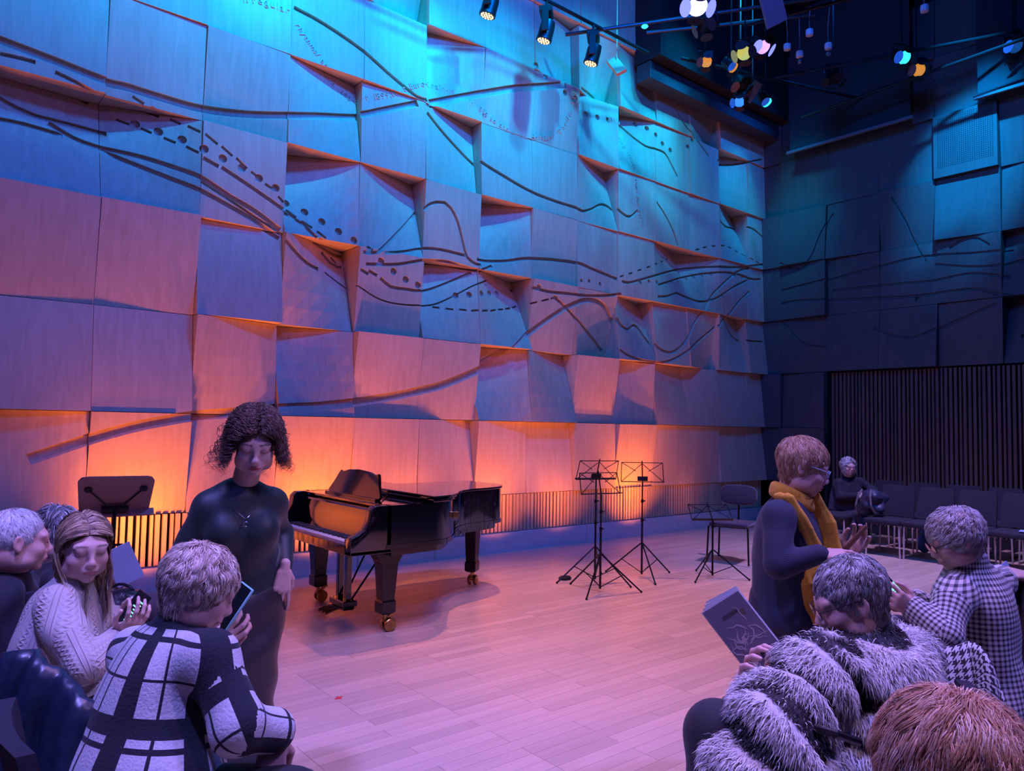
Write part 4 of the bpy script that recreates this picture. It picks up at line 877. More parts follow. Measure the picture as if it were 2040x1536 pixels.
def cloth_mat(name,cols,rough=.85,pat=None,bump=.3,bscale=60,sheen=.1,knit=None):
    m=mat(name,cols[0],rough,sheen=sheen); nt=m.node_tree; b=nt.nodes['Principled BSDF']; L=nt.links.new
    a=nt.nodes.new('ShaderNodeAttribute'); a.attribute_name='fab'; sp=nt.nodes.new('ShaderNodeSeparateXYZ'); L(a.outputs['Vector'],sp.inputs[0])
    def frac(out,per,off=0):
        d=nt.nodes.new('ShaderNodeMath'); d.operation='MULTIPLY_ADD'; d.inputs[1].default_value=1/per; d.inputs[2].default_value=off+50; L(out,d.inputs[0])
        f=nt.nodes.new('ShaderNodeMath'); f.operation='FRACT'; L(d.outputs[0],f.inputs[0]); return f.outputs[0]
    def ramp(out,stops,mode='CONSTANT'):
        r=nt.nodes.new('ShaderNodeValToRGB'); r.color_ramp.interpolation=mode
        while len(r.color_ramp.elements)<len(stops): r.color_ramp.elements.new(.5)
        for e,(p,v) in zip(r.color_ramp.elements,sorted(stops)): e.position=p; e.color=(v,v,v,1)
        L(out,r.inputs[0]); return r.outputs[0]
    def math2(op,x,y):
        n=nt.nodes.new('ShaderNodeMath'); n.operation=op; L(x,n.inputs[0]) if not isinstance(x,float) else None
        if isinstance(y,float): n.inputs[1].default_value=y
        else: L(y,n.inputs[1])
        return n.outputs[0]
    tc=nt.nodes.new('ShaderNodeTexCoord'); nz=nt.nodes.new('ShaderNodeTexNoise'); nz.inputs['Scale'].default_value=bscale; nz.inputs['Detail'].default_value=5; L(tc.outputs['Object'],nz.inputs[0])
    mix=None
    if pat=='plaid':
        u=ramp(frac(sp.outputs[0],.17,.3),[(0,1),(.30,0),(.34,1),(.68,0)]); v=ramp(frac(sp.outputs[1],.235,.1),[(0,1),(.30,0),(.35,1),(.42,0),(.60,1),(.93,0),(.96,1)])
        mix=math2('MINIMUM',u,v); mix=math2('SUBTRACT',1.0 if False else ramp(mix,[(0,1),(.5,0)]),0.0)
    elif pat=='gingham':
        u=ramp(frac(sp.outputs[0],.019),[(0,0),(.45,.5)]); v=ramp(frac(sp.outputs[1],.019),[(0,0),(.45,.5)]); s_=math2('ADD',u,v); mix=ramp(s_,[(0,1),(.4,.62),(.9,0)])
    elif pat=='hound':
        u=ramp(frac(sp.outputs[0],.017),[(0,0),(.5,.5)]); v=ramp(frac(sp.outputs[1],.017),[(0,0),(.5,.5)]); s_=math2('ADD',u,v); mix=ramp(s_,[(0,1),(.4,.45),(.9,0)])
        d=math2('ADD',sp.outputs[0],sp.outputs[1]); dg=ramp(frac(d,.0085),[(0,0),(.5,1)]); mn=nt.nodes.new('ShaderNodeMix'); w=ramp(s_,[(0,0),(.4,1),(.9,0)]); L(w,mn.inputs[0]); L(mix,mn.inputs[2]); L(dg,mn.inputs[3]); mix=mn.outputs[0]
    elif pat=='floral':
        vo=nt.nodes.new('ShaderNodeTexNoise'); vo.inputs['Scale'].default_value=70; L(tc.outputs['Object'],vo.inputs[0]); mix=ramp(vo.outputs['Fac'],[(0,0),(.47,1),(.55,.4),(.62,0)])
    if mix is not None:
        mx=nt.nodes.new('ShaderNodeMix'); mx.data_type='RGBA'; L(mix,mx.inputs[0]); mx.inputs[6].default_value=(*cols[0],1); mx.inputs[7].default_value=(*cols[1],1)
        sp2=nt.nodes.new('ShaderNodeMix'); sp2.data_type='RGBA'; sp2.blend_type='MULTIPLY'; sp2.inputs[0].default_value=.5; L(mx.outputs[2],sp2.inputs[6]); L(ramp(nz.outputs['Fac'],[(0,.55),(.45,1)],'LINEAR'),sp2.inputs[7]); L(sp2.outputs[2],b.inputs['Base Color'])
    hgt=nz.outputs['Fac']; dist=.004
    if knit=='rib': 
        w=ramp(frac(sp.outputs[0],.008),[(0,0),(.5,1),(1,0)],'EASE'); hgt=w; dist=.002
    if knit=='cable':
        up=math2('SUBTRACT',frac(sp.outputs[0],.075,.3),.5); hs=[]
        def mth(op,x,*v):
            n=nt.nodes.new('ShaderNodeMath'); n.operation=op; L(x,n.inputs[0])
            for i,q in enumerate(v):
                if isinstance(q,float): n.inputs[i+1].default_value=q
                else: L(q,n.inputs[i+1])
            return n.outputs[0]
        for ph in (0.,2.09,4.19):
            a_=mth('MULTIPLY_ADD',sp.outputs[1],2*PI/.055,ph); sn=mth('SINE',a_); cs_=mth('COSINE',mth('MULTIPLY',a_,2.0)); c_=mth('MULTIPLY',sn,.20)
            d_=mth('ABSOLUTE',mth('SUBTRACT',up,c_)); h_=mth('MAXIMUM',mth('MULTIPLY_ADD',d_,-8.0,1.0),0.0); hs.append(mth('MULTIPLY',mth('SQRT',h_),mth('MULTIPLY_ADD',cs_,.25,.75)))
        e_=mth('ABSOLUTE',mth('SUBTRACT',mth('ABSOLUTE',up),.40)); hs.append(mth('MAXIMUM',mth('MULTIPLY_ADD',e_,-22.0,.7),0.0))
        h=hs[0]
        for q in hs[1:]: h=mth('MAXIMUM',h,q)
        hgt=mth('MULTIPLY_ADD',nz.outputs['Fac'],.15,h); dist=.010; bump=.6
    bu=nt.nodes.new('ShaderNodeBump'); bu.inputs['Strength'].default_value=bump; bu.inputs['Distance'].default_value=dist; L(hgt,bu.inputs['Height']); L(bu.outputs[0],b.inputs['Normal'])
    return m
# ---- hair
def hair_mat(name,rough=.45): 
    m=mat(name,(.2,.15,.1),rough,attr='col',spec=.4); return m
M_HAIR=hair_mat('hair'); M_SKIN=None
def skin_mat():
    m=mat('skin',(.6,.4,.33),.5,attr='col',spec=.35); b=m.node_tree.nodes['Principled BSDF']; b.inputs['Subsurface Weight'].default_value=.12; b.inputs['Subsurface Radius'].default_value=(.012,.005,.003); b.inputs['Subsurface Scale'].default_value=1
    nt=m.node_tree; tc=nt.nodes.new('ShaderNodeTexCoord'); n=nt.nodes.new('ShaderNodeTexNoise'); n.inputs['Scale'].default_value=180; nt.links.new(tc.outputs['Object'],n.inputs[0]); bu=nt.nodes.new('ShaderNodeBump'); bu.inputs['Strength'].default_value=.12; bu.inputs['Distance'].default_value=.002; nt.links.new(n.outputs['Fac'],bu.inputs['Height']); nt.links.new(bu.outputs[0],b.inputs['Normal']); return m
M_SKIN=skin_mat()
def hair(H,parent,cols,n=1000,length=.08,seg=10,r=.0016,curl=0,wave=.03,grav=.5,part=None,whorl=(0,-.05,.11),region=None,thick=.012,face_cut=.045,low=-.06,jit=.25,fringe=0,cling=.85,free=-.03,clump=.6,lock=14,face_open=0,nape=0,tube=False,flare=0,seed=1,shell=True,volume=1.0,lenfn=None,shellcol=.5,lift=0.0,flow=None):
    rs=np.random.RandomState(seed); c0=np.array((0,-.016,.030)); E=np.array((.080,.100,.088))*1.0; E=E+thick*volume*.15
    # roots over the scalp
    P=rs.normal(size=(n*5,3)); P/=np.linalg.norm(P,axis=1,keepdims=True); P=c0+P*E
    x,y,z=P.T
    if part is not None: m_=len(P)//5; P[:m_,0]=part+rs.normal(size=m_)*.005; P[:m_,2]=np.abs(P[:m_,2]-c0[2])+c0[2]; q_=((P[:m_,1]-c0[1])/E[1])**2+((P[:m_,0])/E[0])**2; P[:m_,2]=c0[2]+E[2]*np.sqrt(np.clip(1-q_,0,1)); x,y,z=P.T
    ok=(z>low+.035*np.clip((y+.02)/.06,0,1)+np.clip(y-.0,0,1)*.60)&~((y>face_cut)&(z<.050)) if region is None else region(x,y,z)
    P=P[ok][:n]
    if nape:
        th=rs.uniform(-.15,1.15,nape)*PI; zz=rs.uniform(-.088,-.02,nape); rr_=.058+.018*np.clip((zz+.088)/.068,0,1); P=np.concatenate([P,np.stack([rr_*np.cos(th),-.026-rr_*np.sin(th),zz],1)])
    n=len(P)
    N=(P-c0)/E**2; N/=np.linalg.norm(N,axis=1,keepdims=True)
    wh=np.array(whorl)
    if flow is not None: D=flow(P,N)
    elif part is not None: # a parting line: hair leaves it sideways
        D=np.stack([np.sign(P[:,0]-part)*1.0,-.15-.6*(P[:,1]<-.02),np.full(n,-.1)],1)
    else: D=P-wh
    D=D-N*(D*N).sum(1,keepdims=True); D/=np.linalg.norm(D,axis=1,keepdims=True)+1e-9
    D+=rs.normal(size=D.shape)*jit*.5
    Ln=(length*(1+rs.uniform(-.25,.25,n))) if lenfn is None else lenfn(P)*(1+rs.uniform(-.15,.15,n)); step=Ln/(seg-1)
    path=np.zeros((n,seg,3)); p=P+N*.0; path[:,0]=p-N*.003; p=p.copy(); gdir=-(H.R.T@UV)
    lay=rs.uniform(.2,1,n)*thick*volume
    for i in range(1,seg):
        t=i/(seg-1); d=D*(1-grav*t)+gdir[None]*grav*t*1.4+N*(lift*(1-t)); d/=np.linalg.norm(d,axis=1,keepdims=True)+1e-9
        p=p+d*step[:,None]
        q=(p-c0)/(E+lay[:,None]); ql=np.linalg.norm(q,axis=1,keepdims=True); inside=(ql<1)[:,0]; p[inside]=c0+((p-c0)/ql)[inside]
        far_=(ql>1)[:,0]&(p[:,2]>free); p[far_]=p[far_]*(1-cling)+(c0+((p-c0)/ql))[far_]*cling
        N2=(p-c0)/E**2; N2/=np.linalg.norm(N2,axis=1,keepdims=True); D=D-N2*(D*N2).sum(1,keepdims=True)*.8; D/=np.linalg.norm(D,axis=1,keepdims=True)+1e-9
        if flare:
            lowm=np.clip((.04-p[:,2])/.08,0,1)*(1-np.clip(t-.75,0,1)*2); rad=p[:,:2]-np.array((0,-.01)); rad/=np.linalg.norm(rad,axis=1,keepdims=True)+1e-9; p[:,:2]+=rad*(lowm*flare*step)[:,None]
        if face_open:
            fo=(p[:,1]>.015)&(p[:,2]<.075)&(np.abs(p[:,0])<.066); p[fo,0]+=np.where(p[fo,0]>=(part or 0),1,-1)*face_open*(1-np.clip((p[fo,2]-.055)/.02,0,1))*.012; bk=fo&(p[:,1]>.05)&(p[:,2]<.03); p[bk,1]-=.006*face_open
        path[:,i]=p
    Nn=(path-c0)/E**2; Nn/=np.linalg.norm(Nn,axis=2,keepdims=True)+1e-9
    t_=np.linspace(0,1,seg)
    if face_open:
        X_,Y_,Z_=path[:,:,0],path[:,:,1],path[:,:,2]; bad=((np.abs(X_)<.050)&(Y_>.045)&(Z_<.068)).any(1)|((np.abs(X_)<.062)&(Y_>.05)&(Z_<.03)).any(1)|((np.abs(X_)<.055)&(Y_>.02)&(Z_<-.03)).any(1)
        kp=~bad; path,P,N,Nn,step,D=path[kp],P[kp],N[kp],Nn[kp],step[kp],D[kp]; n=len(P)
    # locks: strands run together towards the tips
    K=max(20,n//lock); g=rs.choice(n,K,replace=False); d2=((P[:,None,:]-P[g][None])**2).sum(2); gi=g[d2.argmin(1)]
    path=path+(path[gi]-path)*(clump*(1 if not tube else .8)*np.clip(t_*1.3,0,1)**1.3)[None,:,None]
    if curl:
        T=np.gradient(path,axis=1); T/=np.linalg.norm(T,axis=2,keepdims=True)+1e-9; a=np.cross(T,np.array((.3,.5,.8))); a/=np.linalg.norm(a,axis=2,keepdims=True)+1e-9; b=np.cross(T,a)
        s_=np.arange(seg)[None,:]*step[gi][:,None]; ph=rs.uniform(0,6.28,n)[gi][:,None]+rs.uniform(-.3,.3,(n,1)); wl=wave*(1+rs.uniform(-.3,.3,n)[gi][:,None]); amp=curl*np.clip(np.arange(seg)/seg*3,0,1)[None]*(1+rs.uniform(-.4,.4,n)[gi][:,None])
        path=path+(a*np.cos(s_/wl*2*PI+ph)[:,:,None]+b*np.sin(s_/wl*2*PI+ph)[:,:,None])*amp[:,:,None]
    R=np.full((n,seg),r)*(1+rs.uniform(-.3,.5,(n,1)))*(1-.85*t_**3)[None]
    V,Q=tubes(H.Ws(path),R*H.s) if tube else ribbons(H.Ws(path),(Nn+rs.normal(size=(n,1,3))*.25)@H.R.T,R*H.s)
    cols=np.array(cols); ci=rs.randint(0,len(cols),n); ci=np.where(rs.uniform(size=n)<.6,ci[gi],ci); cc=cols[ci]*(1+rs.uniform(-.15,.15,(n,1))); C=np.repeat(np.concatenate([cc,np.ones((n,1))],1),seg*(3 if tube else 2),0)
    parts=[(V,Q,C)]
    if shell:
        F=Field(.01); F.ell(H.W(c0),(E-.0015)*H.s,H.R); 
        # cut the face and neck side open
        F.ell(H.W((0,.115,-.045)),np.array((.085,.075,.118+.010*face_open))*H.s,H.R,.008,True); F.ell(H.W((0,.03,-.115)),np.array((.09,.10,.085))*H.s,H.R,.008,True)
        v,q=F.mesh(.006); parts.append((v,q,np.tile(np.array([*(cols.mean(0)*shellcol),1]),(len(v),1))))
    V,Q,C=join(parts); o=link('hair',npmesh('hair',V,Q,M_HAIR,True,{'col':('FLOAT_COLOR',C)}),parent); return o
M_GLASS=mat('spectacle_lens',(.8,.85,.9),.05,spec=.8); M_GLASS.node_tree.nodes['Principled BSDF'].inputs['Transmission Weight'].default_value=.95
def glasses(H,parent,m,w=.0215,h=.017,r=.0017):
    g=MB()
    for s in (-1,1):
        g.tube([H.W((s*.033+w*math.copysign(abs(math.cos(t))**.7,math.cos(t)),.108-.004*abs(math.cos(t)),.0+h*math.copysign(abs(math.sin(t))**.7,math.sin(t)))) for t in np.linspace(0,2*PI,20)[:-1]],r*H.s,5,closed=True)
        g.tube([H.W((s*.054,.105,.008)),H.W((s*.078,.08,.012)),H.W((s*.083,.0,.010)),H.W((s*.083,-.02,-.008))],r*H.s,5)
    g.tube([H.W((-.012,.109,.004)),H.W((0,.113,.006)),H.W((.012,.109,.004))],r*H.s,5); o=g.build('glasses',m,parent,smooth=60)
    for s in (-1,1):
        l=MB(); l.prism([(0,0)],0,0) if False else None
        V=[H.W((s*.033+w*.95*math.cos(t),.107+dy,h*.95*math.sin(t))) for dy in (0,.001) for t in np.linspace(0,2*PI,17)[:-1]]
        l.add(V,[tuple(range(16)),tuple(range(16,32))[::-1]]+[(i,(i+1)%16,16+(i+1)%16,16+i) for i in range(16)]); l.build('lens',M_GLASS,o)
    return o
M_LASH=mat('eyelash',(.02,.012,.01),.6)
def lashes(H,parent):
    for s in (-1,1):
        b=MB(); b.tube([H.W((s*.031+.0135*math.cos(t),.0905+.0035*math.sin(t),.003-.0075*math.sin(t))) for t in np.linspace(0,PI,8)],.0009*H.s,4); b.build('eyelashes',M_LASH,parent)
def person(label,loc): return thing('person',loc,0,label,'person')
def P_(o,me,name):  # child in world coordinates
    return link(name,me,o)
def wobble(a=.004,f=22,s=0):
    return lambda X,Y,Z: (a*np.sin(f*X+s+2.1*np.sin(f*.6*Z+s))*np.sin(f*.8*Y+1.3*s+1.5*np.sin(f*.5*Z))+a*.7*np.sin(f*1.3*Z+4*np.sin(6*X+5*Y+s))).astype(np.float32)
def garment(per,name,F,h,m,limbs=None,disp=None,hi=None,lo=None):
    V,Q=F.mesh(h,disp,lo,hi); at={'fab':('CORNER',fab_corner(V,Q,limbs)) if limbs else ('FLOAT_VECTOR',V)}
    return P_(per,npmesh(name,V,Q,m,True,at),name),V,Q
def torso(F,hip,waist,chest,neck,side,hw,dep,fwd,k=.04,grow=0,bust=0):
    """a trunk built from boxes of flesh: hip/waist/chest widths hw=(h,w,c), depths dep"""
    def Rm(up): u=nrm(up); x=nrm(side-u*np.dot(side,u)); f=np.cross(u,x); return np.stack([x,f,u],1)
    up1=nrm(waist-hip) ; up2=nrm(chest-waist)
    F.ell(hip,(hw[0]+grow,dep[0]+grow,.12+grow),Rm(up1),k); F.ell((hip+waist)/2,((hw[0]+hw[1])/2+grow,(dep[0]+dep[1])/2+grow,.14+grow),Rm(up1),k)
    F.ell(waist,(hw[1]+grow,dep[1]+grow,.14+grow),Rm(up2),k); F.ell(chest,(hw[2]+grow,dep[2]+grow,.17+grow),Rm(up2),k)
    F.ell((waist+chest)/2,((hw[1]+hw[2])/2+grow,(dep[1]+dep[2])/2+grow,.15+grow),Rm(up2),k)
    if bust:
        for s in (-1,1): F.ell(chest+Rm(up2)@np.array((s*.075,0,-.03))+fwd*(dep[2]*.75),(.06+grow,.055+grow,.065+grow),Rm(up2),k)

def settle(per,fy=True):
    bpy.context.view_layer.update()
    for c in per.children: c.location=Vector(c.location)-per.location
def seg_cap(F,pts,rs,k=.02,grow=0): F.chain([np.asarray(p,float) for p in pts],[r+grow for r in rs],k)
def figure(label,head,face,J,tf,skin,lips,hairkw,top,bottom,up=None,hs=1.0,hw=(.16,.135,.16),dep=(.12,.105,.12),arm=.043,hands=(),age=0,glass=None,legs=True,shoes=True,blush=(.55,.25,.22),brow=None,bust=0,shw=None,neck_r=.05,detail=.0042,shoe_m=None):
    """J: neck,chest,waist,hip, shL,elL,wrL, shR,elR,wrR (L/R = the person's own), knL,anL,knR,anR"""
    J={k:np.asarray(v,float) for k,v in J.items()}; fwd=D3(*tf); side=nrm(np.cross(fwd,UV))
    base=(J['hip'][0],J['hip'][1],0); per=person(label,base)
    H=Head(head,D3(*face),up if up is None else D3(*up),hs)
    def trunk(F,g=0,k=.04):
        torso(F,J['hip'],J['waist'],J['chest'],J['neck'],side,hw,dep,fwd,k,g,bust)
        for s in 'LR': F.cap(J['neck']-UV*.035,J['sh'+s],.042+g,.045+g,.05)
    def arms(F,g=0,cut=0,which='LR',flare=0):
        for s in which:
            a,b,c=J['sh'+s],J['el'+s],J['wr'+s]; c2=b+(c-b)*(1-cut)
            F.cap(a,b,arm+.010+g,arm+g,.035); F.cap(b,c2,arm+g,arm-.013+g+flare,.02)
    def leg(F,g=0,which='LR'):
        for s in which:
            hj=J['hip']+side*(.085 if s=='R' else -.085); F.cap(hj,J['kn'+s],.088+g,.062+g,.04); F.cap(J['kn'+s],J['an'+s],.058+g,.038+g,.03)
    F=Field(.03); trunk(F,-.012); arms(F,-.012)
    if legs: leg(F,-.012)
    F.cap(J['neck']-UV*.05,J['neck'],.045,neck_r,.03); F.cap(J['neck'],H.W((0,-.02,-.05)),neck_r,neck_r*.97,.02)
    V,Q=F.mesh(.014); parts=[(V,Q,np.tile(np.array([*skin,1.]),(len(V),1)))]
    F=Field(.015); head_field(H,F,age=age); F.cap(H.W((0,-.025,-.05)),J['neck'],(neck_r+.003),neck_r+.004,.025)
    V,Q=F.mesh(detail); parts.append((V,Q,head_colors(H,V,skin,lips,blush,brow)))
    for hd in hands: parts.append(hands_mesh(lambda F_:hand_field(F_,**hd),skin))
    V,Q,C=join(parts); P_(per,npmesh('body',V,Q,M_SKIN,True,{'col':('FLOAT_COLOR',C)}),'body')
    if hairkw: hair(H,per,**hairkw)
    if detail<.006: lashes(H,per)
    if glass: glasses(H,per,glass)
    limbs=[([J['hip']-UV*.15,J['neck']+UV*.05],.17,fwd,0)]+[([J['sh'+s],J['el'+s],J['wr'+s]],.062,fwd,.35) for s in 'LR']
    res={}
    if top:
        F=Field(.03); g=top.get('g',.012); trunk(F,g); arms(F,g,top.get('cut',.04),flare=top.get('flare',0))
        if top.get('hem'): F.ell(J['hip']-UV*.03,(hw[0]+g+.015,dep[0]+g+.015,top['hem']),np.stack([side,fwd,UV],1),.05)
        if top.get('collar'): F.cap(J['neck']-UV*.02,J['neck']+(H.W((0,-.03,-.07))-J['neck'])*top['collar'],neck_r+.018,neck_r+.012,.02)
        F.cap(J['neck']+UV*.03+fwd*.03,H.W((0,.02,-.09)),neck_r-.004,neck_r+.01,.01,True) if top.get('open') else None
        o,V,Q=garment(per,top['name'],F,top.get('h',.009),top['m'],limbs,wobble(top.get('fold',.004),top.get('ff',22),len(label))); res['top']=(o,V,Q,limbs)
    if bottom:
        F=Field(.03)
        if bottom.get('skirt'):
            w=bottom['skirt']; F.ell(J['hip'],(hw[0]+.018,dep[0]+.018,.15),np.stack([side,fwd,UV],1),.04)
            prev=J['hip']; pr=(hw[0]+dep[0])/2+.015
            for (dx,z,r_) in w:
                q=np.array((J['hip'][0],J['hip'][1],z))+fwd*dx; F.cap(prev,q,pr,r_,.05); prev=q;pr=r_
        else:
            F.ell(J['hip'],(hw[0]+.014,dep[0]+.014,.14),np.stack([side,fwd,UV],1),.04); leg(F,bottom.get('g',.014))
        garment(per,bottom['name'],F,.012,bottom['m'],None,wobble(bottom.get('fold',.005),18,2))
    if shoes:
        for s in 'LR':
            a=J['an'+s]; kd=(J['kn'+s]-a); kd[2]=0; fd=nrm(fwd*1.0+0*kd); fd[2]=0
            F=Field(.02); F.cap(a+UV*-.0,a-UV*.03,.042,.045); F.cap(a-UV*.045-fd*.03,a-UV*.055+fd*.13,.038,.030,.02); v,q=F.mesh(.011); P_(per,npmesh('shoe',v,q,shoe_m or M_LEATHER,True),'shoe')
    res['H']=H; res['per']=per; res['fwd']=fwd; res['side']=side; res['J']=J
    return res
M_LEATHER=mat('black_leather_shine',(.012,.011,.014),.3,bump=.4,bscale=30)
# ================================================================ PEOPLE
SK=(.62,.42,.36); SK2=(.66,.44,.38)
M_GREEN=cloth_mat('dark_green_jersey',[(.012,.024,.024)],.55,bump=.15,sheen=.1); M_SATIN=cloth_mat('black_satin',[(.03,.025,.028)],.38,bump=.15,sheen=0)
M_CREAM=cloth_mat('cream_wool',[(.50,.46,.42)],.9,bump=.5,bscale=90,knit='cable'); M_NAVY=cloth_mat('navy_wool',[(.018,.022,.05)],.85,bump=.25,bscale=120,knit='rib')
M_BLKC=cloth_mat('black_cloth',[(.012,.012,.018)],.85); M_TROU=cloth_mat('dark_brown_trousers',[(.05,.03,.04)],.85)
M_PLAID=cloth_mat('black_and_white_plaid_wool',[(.55,.55,.55),(.008,.01,.02)],.9,'plaid',bump=.7,bscale=140)
M_GING=cloth_mat('black_and_white_check_cotton',[(.62,.58,.6),(.02,.02,.04)],.8,'gingham',bump=.05)
M_HOUND=cloth_mat('houndstooth_cotton',[(.6,.6,.62),(.015,.015,.03)],.8,'hound',bump=.05)
M_FLOR=cloth_mat('blue_patterned_cotton',[(.5,.6,.65),(.02,.08,.2)],.7,'floral',bump=.05)
M_YEL=cloth_mat('mustard_wool',[(.62,.30,.025)],.9,bump=.6,bscale=150); M_DNAVY=cloth_mat('dark_navy_dress',[(.012,.012,.03)],.8)
M_JKT=cloth_mat('dark_jacket',[(.01,.01,.022)],.8,bump=.3)
M_GFR=mat('pale_blue_spectacle_frame',(.35,.55,.75),.3); M_DFR=mat('dark_spectacle_frame',(.03,.01,.03),.35)
M_SILV=mat('silver',(.8,.8,.82),.2,metal=1)
M_PHB=mat('phone_black_glass',(.01,.012,.014),.1); M_PHC=mat('brown_phone_case',(.22,.10,.05),.5); M_PHS=mat('lit_green_screen',(.3,.9,.5),.3,emit=((.25,.85,.45),1.0)); M_PHW=mat('phone_edge_teal',(.25,.6,.6),.3)
def phone(c,R,label,back=M_PHB,screen=True,scr=None):
    t=thing('phone',tuple(c),0,label,'phone'); t.rotation_euler=Matrix(R.tolist()).to_euler() if hasattr(R,'tolist') else R.to_euler()
    b=MB(); b.box((0,0,0),(.074,.009,.152)); b.build('case',back,t,bevel=.004,smooth=40,seg=2)
    if screen:
        b=MB(); b.box((0,.0048,0),(.068,.001,.144)); s=b.build('screen',M_PHB,t)
        if scr=='text':
            for i in range(9): b=MB(); b.box((-.012+random.uniform(-.004,.004),.0056,-.045+i*.011),(random.uniform(.02,.045),.0006,.005)); b.build('screen_text',M_PHS,t) if i==0 else b.build('screen_text',M_PHS,t)
        elif scr=='page': b=MB(); b.box((0,.0056,-.01),(.06,.0006,.10)); b.build('screen_page',M_PHS,t)
    return t
def fr(f,u):  # columns x, y(=f), z
    f=nrm(f); x=nrm(np.cross(f,u)); return np.stack([x,f,np.cross(x,f)],1)
# ---- curly-haired woman standing at left
r=figure('woman with dark curly chin-length hair standing in a dark green top, looking down',A(507,880,2.88),(.34,-.40,.80),
 dict(neck=A(484,974,2.96),chest=A(478,1040,2.97),waist=A(482,1130,3.0),hip=A(480,1205,3.02),shR=A(412,1010,2.9),elR=A(362,1110,2.88),wrR=A(405,1195,2.75),
  shL=A(540,998,3.05),elL=A(560,1060,3.16),wrL=A(566,1128,3.04),knL=A(492,1390,3.02),anL=A(495,1530,3.04),knR=A(470,1390,3.0),anR=A(470,1525,3.02)),
 (.45,0,.9),SK,(.45,.10,.10),dict(cols=[(.10,.05,.04),(.15,.085,.06),(.05,.027,.022)],n=3600,tube=True,flare=.52,length=.22,seg=42,r=.0009,curl=.0125,wave=.036,grav=.72,part=-.004,thick=.018,volume=1.2,jit=.9,face_cut=.045,seed=3,lift=.35,low=-.03,cling=.25,free=.03,shellcol=.35,clump=.75,lock=16,face_open=1),
 dict(name='top',m=M_GREEN,g=.006,cut=.02,fold=.006,ff=18,h=.008),dict(name='skirt',m=M_SATIN,skirt=[(0,.75,.150),(.0,.35,.15),(0,.06,.165)],fold=.012),
 hands=[dict(w=A(567,1132,3.02),d=D3(-.12,-1,.05),n=D3(.7,0,.7),side=-1,curl=.28,curls=[.12,.3,.42,.5],s=1.0),dict(w=A(405,1195,2.75),d=D3(.5,-.8,.2),n=D3(0,.3,1),side=1,curl=.4)],
 hw=(.142,.122,.15),dep=(.115,.10,.105),arm=.038,bust=1,brow=(.06,.03,.03),neck_r=.046)
H=r['H']; per=r['per']; J=r['J']; n0=J['neck']; fw_=r['fwd']
b=MB(); pts=[]
for t in np.linspace(-1,1,17): pts.append(n0+UV*(-.055-.05*(1-abs(t))**1.0)+r['side']*t*.055+fw_*(.06+.065*(1-t*t)))
b.tube(pts,.0012,4); b.build('necklace',M_SILV,per)
b=MB(); p=pts[8]; b.lathe([(.004,-.0015),(.006,0),(.004,.0015)],p-UV*.012,None,10); b.tube([p-UV*.006+r['side']*.008*math.cos(a)-UV*(.012+.010*math.sin(a)) for a in np.linspace(0,6.28,12)[:-1]],.0012,4,closed=True); b.build('pendant',M_SILV,per); settle(per)
# ---- long-haired woman in the cable-knit jumper
r=figure('seated woman with long fair hair in a cream cable-knit jumper, eyes lowered, phone in hand',A(168,1088,2.72),(.62,-.18,.62),
 dict(neck=A(148,1160,2.74),chest=A(128,1255,2.74),waist=A(118,1350,2.7),hip=A(118,1430,2.68),shR=A(112,1210,2.60),elR=A(168,1325,2.50),wrR=A(243,1262,2.66),
  shL=A(180,1200,2.88),elL=A(215,1285,2.9),wrL=A(240,1235,2.84),knR=A(300,1420,2.7),anR=A(310,1640,2.7),knL=A(300,1400,2.95),anL=A(310,1600,2.95)),
 (.85,0,.25),SK2,(.50,.16,.16),dict(cols=[(.40,.27,.16),(.30,.19,.12),(.58,.43,.27),(.16,.10,.07)],n=7000,length=.30,seg=22,r=.0010,curl=.004,wave=.16,grav=.95,part=.008,thick=.010,volume=1.0,jit=.14,shellcol=.35,cling=.92,free=0,face_cut=.05,seed=4,low=-.05,lenfn=lambda P:.36+.05*(P[:,1]<0),clump=.5,lock=40,face_open=1),
 dict(name='jumper',m=M_CREAM,g=.02,cut=.03,collar=.25,fold=.008,ff=14,hem=.14,h=.0075),dict(name='trousers',m=M_BLKC),
 hands=[dict(w=A(243,1262,2.66),d=D3(.55,.5,.3),n=D3(.3,-.8,.5),side=-1,curl=.45,s=.95),dict(w=A(240,1235,2.84),d=D3(.7,.3,.2),n=D3(.0,-.3,-1),side=1,curl=.6,s=.95)],hw=(.185,.16,.155),dep=(.15,.13,.12),arm=.044,brow=(.10,.06,.045))
per=r['per']; H=r['H']; b=MB(); b.sph(H.W((.083,-.004,-.035)),.0045,8); b.build('earring',M_SILV,per)
settle(per)
phone(A(262,1218,2.72),fr(D3(-.3,.5,.8),D3(.5,.8,-.3)),'black phone with green text held by the woman in the cable-knit jumper',scr='text')
